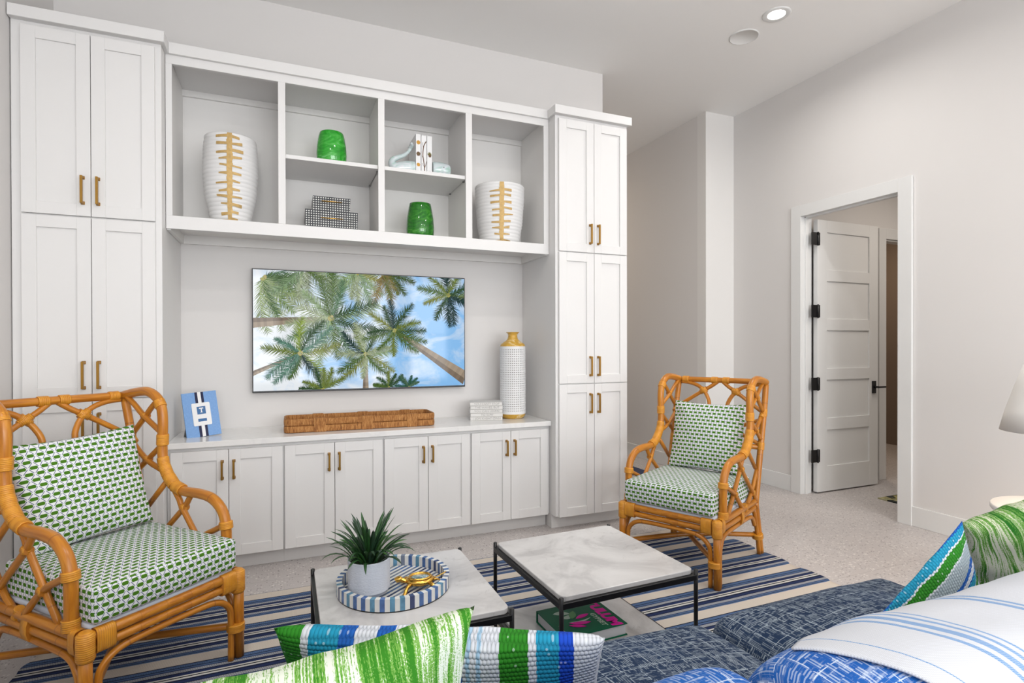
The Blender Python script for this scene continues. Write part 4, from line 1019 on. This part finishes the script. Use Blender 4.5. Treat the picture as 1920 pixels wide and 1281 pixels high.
# ================================================================ ON THE SHELVES
SZ = 2.0345
def ribbed_vase(loc, H, prof, lab, seed, face, sc):
    t = tag(empty('ribbed_vase', loc=(loc[0], loc[1], SZ)), lab, 'vase'); nr = int(H/.0235); P = [(.0005, 0)]
    def R(z):
        u = z/H
        for (u0, r0), (u1, r1) in zip(prof, prof[1:]):
            if u <= u1+1e-6: k = (u-u0)/(u1-u0); k = k*k*(3-2*k)*.5+k*.5; return r0+(r1-r0)*k
        return prof[-1][1]
    N = nr*6
    for i in range(N+1):
        z = H*i/N; P.append((R(z)+.0042*abs(sin(pi*i/6))**.6-.002, z))
    P += [(R(H)-.008, H-.001), (R(H)-.012, H-.02), (R(H*.5)-.012, H*.5)]
    m = MB(); m.lathe(P, n=56)
    rim = .018
    for q in range(len(m.v)):
        a_, b_, c_ = m.v[q]
        if c_ > H*.6: m.v[q] = (a_, b_, c_+(rim*(-a_*.0-b_*0.0)/.1)*(c_/H-.6)*2.5)
    m.build('body', M_bisque, t)
    rnd = random.Random(seed); g = MB()
    def patch(a0, a1, z0, z1, za=None, zb=None):
        n = 5; k = 5; vs = []; 
        for j in range(k+1):
            for i in range(n+1):
                a_ = a0+(a1-a0)*i/n; tt = i/n; zl = z0+((za if za is not None else z0)-z0)*tt; zh = z1+((zb if zb is not None else z1)-z1)*tt
                z_ = zl+(zh-zl)*j/k; r = R(z_)+.0045; vs.append((r*cos(a_), r*sin(a_), z_))
        g.add(vs, [(j*(n+1)+i, j*(n+1)+i+1, (j+1)*(n+1)+i+1, (j+1)*(n+1)+i) for j in range(k) for i in range(n)], smooth=True)
    z = .004; wv = .095
    while z < H-.006:
        z1 = min(H-.001, z+.02); w = wv*(1+rnd.uniform(-.12, .12)); c = face+rnd.uniform(-.01, .01); patch(c-w, c+w, z, z1); z = z1
    z = .018; i = 0
    while z < H-.02:
        for s in (-1, 1):
            l = rnd.uniform(.25, .42)*sc; h0 = rnd.uniform(.005, .009); h1 = rnd.uniform(.003, .010); dz = rnd.uniform(-.008, .006); zc = z+rnd.uniform(-.006, .006)+(.006 if s > 0 else 0)
            patch(face+s*wv*.8, face+s*(wv+l), zc-h0, zc+h0, zc+dz-h1, zc+dz+h1)
        z += .044
    g.build('gold_pattern', M_goldpaint, t)
    return t
ribbed_vase((-.293, 3.775), .528, [(0, .100), (.12, .117), (.35, .142), (.6, .151), (.85, .148), (1, .141)], 'tall white ribbed vase with a gold spine pattern in the leftmost shelf bay', 4, radians(-88), 1.0)
ribbed_vase((1.470, 3.790), .430, [(0, .130), (.1, .146), (.4, .166), (.8, .178), (1, .180)], 'wide white ribbed vase with a gold spine pattern in the rightmost shelf bay', 9, radians(-106), .95)
def glass(loc, z, prof, mat, lab):
    t = tag(empty('glass_vase', loc=(loc[0], loc[1], z)), lab, 'vase'); P = [(.0005, 0)]+prof; r, h = prof[-1]; P += [(r-.003, h+.001), (r-.006, h-.003), (r-.006, h*.5)]
    MB().lathe(P, n=48).build('body', mat, t); MB().lathe([(r-.0085, h-.02), (.0005, h-.021)], n=30).build('inner_disc', mat, t); return t  # disc of the same glass just inside the mouth
def sp(H, pts): return [(r, H*u) for u, r in pts]
glass((.293, 3.765), 2.4605, sp(.222, [(0, .070), (.03, .080), (.15, .090), (.35, .0945), (.6, .0915), (.85, .0825), (.97, .076), (1, .073)]), M_glassg, 'rounded light green swirled glass vase on the upper shelf of the second bay')
glass((.872, 3.760), SZ, sp(.245, [(0, .070), (.02, .080), (.12, .0925), (.3, .0955), (.6, .0905), (.9, .0775), (1, .0735)]), M_glassd, 'deep green swirled glass vase at the bottom of the third bay')
# dotted boxes
def dotbox(x0, x1, y0, y1, z0, z1, lab, hw):
    t = tag(empty('dotted_box', loc=((x0+x1)/2, (y0+y1)/2, z0)), lab, 'box', 'dotted boxes on the shelf'); w, d, h = (x1-x0)/2, (y1-y0)/2, z1-z0
    for nm, a, b_ in (('base', 0, h*.60), ('lid', h*.605, h)):
        m = MB(); g = 0 if nm == 'lid' else .0015
        for (p, q, r_, s_), uvf in (((( -w+g, -d+g, a), (w-g, -d+g, a), (w-g, -d+g, b_), (-w+g, -d+g, b_)), lambda p_: (p_[0], p_[2])), (((w-g, -d+g, a), (w-g, d-g, a), (w-g, d-g, b_), (w-g, -d+g, b_)), lambda p_: (p_[1], p_[2])),
                                    (((w-g, d-g, a), (-w+g, d-g, a), (-w+g, d-g, b_), (w-g, d-g, b_)), lambda p_: (p_[0], p_[2])), (((-w+g, d-g, a), (-w+g, -d+g, a), (-w+g, -d+g, b_), (-w+g, d-g, b_)), lambda p_: (p_[1], p_[2])),
                                    (((-w+g, -d+g, b_), (w-g, -d+g, b_), (w-g, d-g, b_), (-w+g, d-g, b_)), lambda p_: (p_[0], p_[1])), (((-w+g, d-g, a), (w-g, d-g, a), (w-g, -d+g, a), (-w+g, -d+g, a)), lambda p_: (p_[0], p_[1]))):
            m.add([p, q, r_, s_], [(0, 1, 2, 3)], [uvf(v_) for v_ in (p, q, r_, s_)])
        m.build(nm, M_dots, t)
    MB().tube([(-hw, -d-.010, h*.66), (hw, -d-.010, h*.66)], .003, 8).box(-hw+.004, -hw+.008, -d-.010, -d, h*.66-.002, h*.66+.002).box(hw-.008, hw-.004, -d-.010, -d, h*.66-.002, h*.66+.002).build('handle', M_gold, t)
dotbox(.131, .458, 3.775, 3.985, SZ, SZ+.152, 'larger black box with white dots, lower of the two in the second bay', .068)
dotbox(.178, .411, 3.785, 3.96, SZ+.1525, SZ+.243, 'smaller black box with white dots, upper of the two in the second bay', .062)
# three white books
XB = [(.829, .866, 'leftmost'), (.8665, .905, 'middle'), (.9055, .944, 'rightmost')]
WHT = plain('glossy_white_cover', (.80, .80, .80), .3); BRN = plain('brown_print', (.13, .06, .025), .6); OLV = plain('olive_print', (.14, .12, .02), .6); AMB = plain('amber_print', (.55, .27, .02), .5)
for i, (x0, x1, nm) in enumerate(XB):
    desc = ['two amber discs and a brown flower', 'a bare brown tree', 'an olive spiky plant'][i]
    b_ = tag(empty('book', loc=((x0+x1)/2, 3.70, 2.4605)), 'white upright book with %s on its spine' % desc, 'book', 'upright books on the shelf'); w = (x1-x0)/2; H = .275 if i else .278
    m = MB(); m.box(-w, w, 0, .003, 0, H).box(-w, -w+.0025, 0, .215, 0, H).box(w-.0025, w, 0, .215, 0, H); cvr = m.build('cover', WHT, b_, bev=.0008, seg=1)
    box('page_block', (-w+.0026, w-.0026, .004, .209, .003, H-.003), M_pages, b_)
    def disc(x, z, r, mat, n=16, jag=0, k=0, sx=1):
        rr = random.Random(n+k); P = []
        for q in range(n): R2 = r*(1-jag*(q % 2)*rr.uniform(.6, 1)); P.append((x+R2*cos(2*pi*q/n)*sx, z+R2*sin(2*pi*q/n)))
        mm = MB().prism(P, 0, 1); mm.v = [(a_, -.0004-c_*.0002*(k+1), bb) for a_, bb, c_ in mm.v]; mm.build('printed_motif', mat, cvr)
    if i == 0: disc(.0, .222, .0135, AMB); disc(0, .145, .0165, BRN, 26, .35); disc(0, .145, .005, OLV, 10, 0, 1); disc(0, .072, .0125, AMB, 14, .12, 0)
    if i == 1:
        mm = MB()
        for P, r in (([(.004, .012), (.003, .06), (-.002, .10), (-.008, .14), (-.004, .19), (.004, .215), (.015, .235)], .0032), ([(.003, .05), (.014, .085), (.018, .10)], .0018), ([(-.004, .115), (-.015, .135)], .0012), ([(-.004, .185), (-.012, .225)], .001), ([(.002, .06), (-.014, .085)], .001)):
            mm.tube(smooth_path([(a_, -.0006, c_) for a_, c_ in P], 3), r, 6)
        mm.v = [(a_, -.0004+(b2+.0006)*.08, c_) for a_, b2, c_ in mm.v]; mm.build('printed_motif', BRN, cvr); disc(.003, .009, .013, BRN, 14, .2, 1, 1.1)
    if i == 2: disc(.0, .150, .0185, OLV, 34, .62); disc(.002, .140, .012, BRN, 20, .5, 1)
# glass whale bookends: tail half left of the books, head half right of them
wt = tag(empty('whale_bookend', loc=(.826, 3.735, 2.4605)), 'milky green glass whale tail bookend curling up at the left of the upright books', 'bookend')
m = MB(); P = [(.0, 0, .050), (-.04, 0, .050), (-.085, 0, .045), (-.125, 0, .047), (-.148, 0, .068), (-.142, 0, .096), (-.110, 0, .114), (-.070, 0, .134), (-.040, 0, .162), (-.022, 0, .190)]
R1 = [.049, .049, .044, .036, .027, .020, .016, .013, .011, .012]; k_ = 5; Q = smooth_path(P, k_); rr = []
for i in range(len(R1)-1): rr += [R1[i]+(R1[i+1]-R1[i])*j/k_ for j in range(k_)]
rr.append(R1[-1]); m.tube(Q, rr, 20); m.build('body', M_whale, wt)
m = MB()
for s in (-1, 1): m.tube(smooth_path([(-.026, 0, .183), (-.020, s*.022, .202), (-.030, s*.045, .208)], 4), [.011]*3+[.012]*3+[.008]*2+[.002], 10)
m.build('tail_fluke', M_whale, wt)
wh = tag(empty('whale_bookend', loc=(.947, 3.735, 2.4605)), 'milky glass whale head bookend with a small black eye at the right of the books', 'bookend')
m = MB(); Q = smooth_path([(.0, 0, .058), (.03, 0, .058), (.07, 0, .058), (.10, 0, .057), (.120, 0, .056), (.127, 0, .056)], 3)
R1 = [.052, .054, .057, .058, .058, .058, .057, .056, .055, .054, .053, .051, .049, .046, .040, .012]; m.tube(Q, R1, 22); m.build('body', M_whale, wh)
for s in (-1, 1):
    e_ = MB(); e_.lathe([(.0005, -.003), (.0035, -.002), (.0035, .002), (.0005, .003)], n=10); e_.v = [(a_+.072, s*.0555+b_*.3, .068+c_) for a_, b_, c_ in e_.v]; e_.build('eye', M_black, wh)

# ================================================================ SOFA
SEG = [(-.86, .195), (.205, 1.235), (1.245, 2.09)]
so = tag(empty('sofa', loc=(0, 0, 0)), 'navy and white cross-woven sofa in the foreground, seen from behind its back', 'sofa')
box('base', (-1.00, 2.24, .42, 1.36, .06, .285), M_denim, so, .02)
for x in (-.93, 2.17):
    for y in (.5, 1.28): MB().tube([(x, y, .0095 if y > .7 else 0), (x, y, .07)], [.02, .026], 10).build('foot', M_black, so)
box('back_frame', (-1.00, 2.24, .38, .50, .06, .70), M_denim, so, .03)
for x in (-1.01, 2.10): soft('arm', rbox(.07, .42, .17, .05, 0, 10), M_denim, so, Matrix.Translation((x+.07, .80, .235)))
for i, (a, b_) in enumerate(SEG):
    soft('seat_cushion', rbox((b_-a)/2, .335, .085, .075, .062, 24, .008, i*3, (i*.37, i*.21)), M_denim, so, Matrix.Translation(((a+b_)/2, 1.075, .356)))
# back cushions: a cross-section that the throw follows too
def hgt(x, k=None):
    z = 0
    for a, b_, top in ((-.98, -.35, .79), (-.34, .690, .800), (.712, 1.74, .800), (1.75, 2.09, .80)):
        if a <= x <= b_: u = (x-(a+b_)/2)/((b_-a)/2); z = top*(1-.015*(1-abs(u))-.16*abs(u)**36)-(.030*max(0, 1-(x-a)/.30)**1.5 if a > .7 else 0)
    return z or .66
def section(x, off=0.0, n=40):
    top = hgt(x); yc, a, zb = .620, .150, .44; P = []
    for i in range(n+1):
        q = pi*i/n; c, s_ = cos(q), sin(q); e = .62
        P.append((yc+(a+off)*(abs(c)**e)*(1 if c > 0 else -1)+.05*(1-s_)*(1 if c > 0 else 0), zb+(top-zb+off)*(abs(s_)**e)))
    return P
def backc(x0, x1, mat, uo):
    m = MB(); n = 40; N = 44; vs = []; uv = []
    for i in range(N+1):
        x = x0+.003+(x1-x0-.006)*(.5-.5*cos(pi*i/N)); L = 0; S_ = section(x, 0, n); u_ = abs((x-(x0+x1)/2)/((x1-x0)/2)); sh_ = 1-.35*u_**14
        for j, (y, z) in enumerate(S_):
            if j: L += sqrt((y-S_[j-1][0])**2+(z-S_[j-1][1])**2)
            w = .006*mn.noise(Vector((x*6, y*6, z*6))); vs.append((x, .62+(y-.62)*sh_+w, z+w)); uv.append((x+uo, L))
    m.add(vs, [(i*(n+1)+j, i*(n+1)+j+1, (i+1)*(n+1)+j+1, (i+1)*(n+1)+j) for i in range(N) for j in range(n)], uv, smooth=True)
    m.f.append(tuple(range(n+1))); m.fm.append(0); m.sm.append(False); m.f.append(tuple(N*(n+1)+j for j in range(n+1))[::-1]); m.fm.append(0); m.sm.append(False)
    return m
for a, b_, k in ((-.98, -.35, .1), (-.34, .690, .5), (.712, 1.74, .9), (1.75, 2.09, .3)):
    backc(a, b_, M_denim_lit, k).build('back_cushion', M_denim_lit, so)
# throw draped over the back
def throw():
    m = MB(); NS, NT_ = 150, 90; vs = []; uv = []; x0, d0 = .855, -.02; An = radians(40)
    for i in range(NS+1):
        s = -.10+1.10*i/NS
        for j in range(NT_+1):
            t = .95*j/NT_
            x = x0+s*sin(An)*.75+t*cos(An)*.9; d = s*cos(An)-t*sin(An)*.55+.0
            off = .010+.004*mn.noise(Vector((s*3, t*6, 0)))+.003*mn.noise(Vector((s*9, t*9, 4)))
            P = section(max(.72, min(2.05, x)), off, 40)
            # arc length measured from the crest
            c = 20; L = [0]*41
            for q in range(c+1, 41): L[q] = L[q-1]+sqrt((P[q][0]-P[q-1][0])**2+(P[q][1]-P[q-1][1])**2)
            for q in range(c-1, -1, -1): L[q] = L[q+1]-sqrt((P[q][0]-P[q+1][0])**2+(P[q][1]-P[q+1][1])**2)
            dd = max(L[0], min(L[40], d)); q = 0
            while q < 39 and L[q+1] < dd: q += 1
            k = (dd-L[q])/max(1e-6, L[q+1]-L[q]); y = P[q][0]+(P[q+1][0]-P[q][0])*k; z = P[q][1]+(P[q+1][1]-P[q][1])*k
            vs.append((x, y, z)); uv.append((t, s))
    n = NT_+1; m.add(vs, [(i*n+j, i*n+j+1, (i+1)*n+j+1, (i+1)*n+j) for i in range(NS) for j in range(NT_)], uv, smooth=True); return m
th = throw().build('throw_blanket', M_throw); sd = th.modifiers.new('thick', 'SOLIDIFY'); sd.thickness = .004; sd.offset = 1
tag(th, 'white throw with thin blue stripes draped over the sofa back at the right', 'throw blanket')

# ================================================================ SOFA PILLOWS
K1 = [(0, GR), (.055, WT), (.072, TQ), (.130, BL), (.163, WT), (.205, BL), (.238, WT), (.262, LB), (.268, WT), (.274, LB), (.280, WT), (.312, LB), (.318, WT), (.345, BL), (.372, WT), (.382, LB), (.388, WT), (.402, LB), (.408, WT), (.445, GR), (.500, WT), (.512, TQ), (.556, DB), (.583, WT)]
M_knit = m_knit('knit_stripe_cotton', K1)
RB = (.36, .43, .47)
K2 = [(0, BL), (.006, TQ), (.022, WT), (.026, GR), (.048, WT), (.053, RB), (.096, BL), (.109, WT), (.119, BL), (.125, TQ), (.146, WT), (.151, GR), (.172, WT), (.177, RB), (.245, BL), (.262, WT), (.28, RB), (.300, BL), (.315, WT), (.325, TQ), (.36, GR), (.385, WT)]
def m_knit2():
    m = m_knit('ribbed_stripe_cotton', K2, .0075, .0075)
    return m
M_knit2 = m_knit2()
def place(o, c, ex, ey):
    ex = Vector(ex).normalized(); ey = Vector(ey); ez = ex.cross(ey).normalized(); ey = ez.cross(ex); o.matrix_world = frame_m(c, ex, ey, ez); return o
ex = Vector((.60, -.29, .0)).normalized(); up = Vector((-.45*.45, -.89*.45, .89)).normalized(); tm = Vector((.272, 1.045, .735))
place(tag(soft('lumbar_pillow', pillow(.645, .36, .13, .035, 34, .005, 2), M_knit), 'chunky knit lumbar pillow striped green, turquoise and blue, partly behind the green streaked pillow', 'pillow'), tm-up*.165, ex, up)
TR = Vector((.268, .800, .905)); e1 = Vector((-.99, .03, -.085)).normalized(); dn = Vector((.06, .28, -.95)); dn = (dn-e1*dn.dot(e1)).normalized()
place(tag(soft('throw_pillow', pillow(.52, .52, .16, .13, 34, .008, 7), M_tie), 'lime green and white streaked throw pillow at the bottom centre of the picture', 'pillow'), TR+e1*.26+dn*.26, -e1, -dn)
e1 = Vector((.870, .0, .492)); dn = Vector((.492, .05, -.870))
place(tag(soft('throw_pillow', pillow(.41, .33, .080, .05, 34, .004, 11, swap=True, pw=.62), M_knit2), 'striped ribbed pillow in turquoise, green, blue and grey standing by the white throw', 'pillow'), tuple(Vector((1.546, .835, .868))-e1*.205+dn.normalized()*.165), e1, dn)
place(tag(soft('throw_pillow', pillow(.48, .48, .17, .09, 30, .008, 15), M_tie2), 'green palm-streaked throw pillow at the right edge behind the striped pillow', 'pillow'), (2.20, 1.02, .600), (.92, -.22, .26), (-.24, -.22, .93))
# side table and lamp at the right end of the sofa
st = tag(empty('side_table', loc=(3.40, 1.42, 0)), 'round white side table with flared foot beyond the right end of the sofa', 'side table')
MB().lathe([(.0005, .490), (.255, .490), (.26, .497), (.26, .513), (.255, .520), (.0005, .520)], n=56).build('table_top', M_trim, st)
MB().lathe([(.14, .490), (.13, .46), (.12, .38), (.14, .25), (.19, .10), (.24, .02), (.25, 0), (.0005, 0)], n=56).build('pedestal', M_trim, st)
lp = tag(empty('table_lamp', loc=(3.40, 1.44, .5205)), 'lamp with a tapered white shade cut off by the right edge of the picture', 'lamp')
MB().lathe([(.0005, 0), (.075, 0), (.08, .008), (.06, .02), (.035, .05), (.05, .12), (.055, .17), (.035, .23), (.012, .27), (.008, .42), (.0005, .42)], n=36).build('base', M_pot, lp)
MB().lathe([(.205, .365), (.208, .365), (.185, .465), (.150, .585), (.118, .685), (.114, .685), (.147, .585), (.181, .465), (.205, .368)], n=48).build('lamp_shade', M_shade, lp)
l = bpy.data.lights.new('lamp_bulb', 'POINT'); l.energy = 5; l.color = (1, .74, .5); l.shadow_soft_size = .04
o = bpy.data.objects.new('lamp_bulb', l); COL.objects.link(o); o.location = (3.40, 1.44, 1.02)
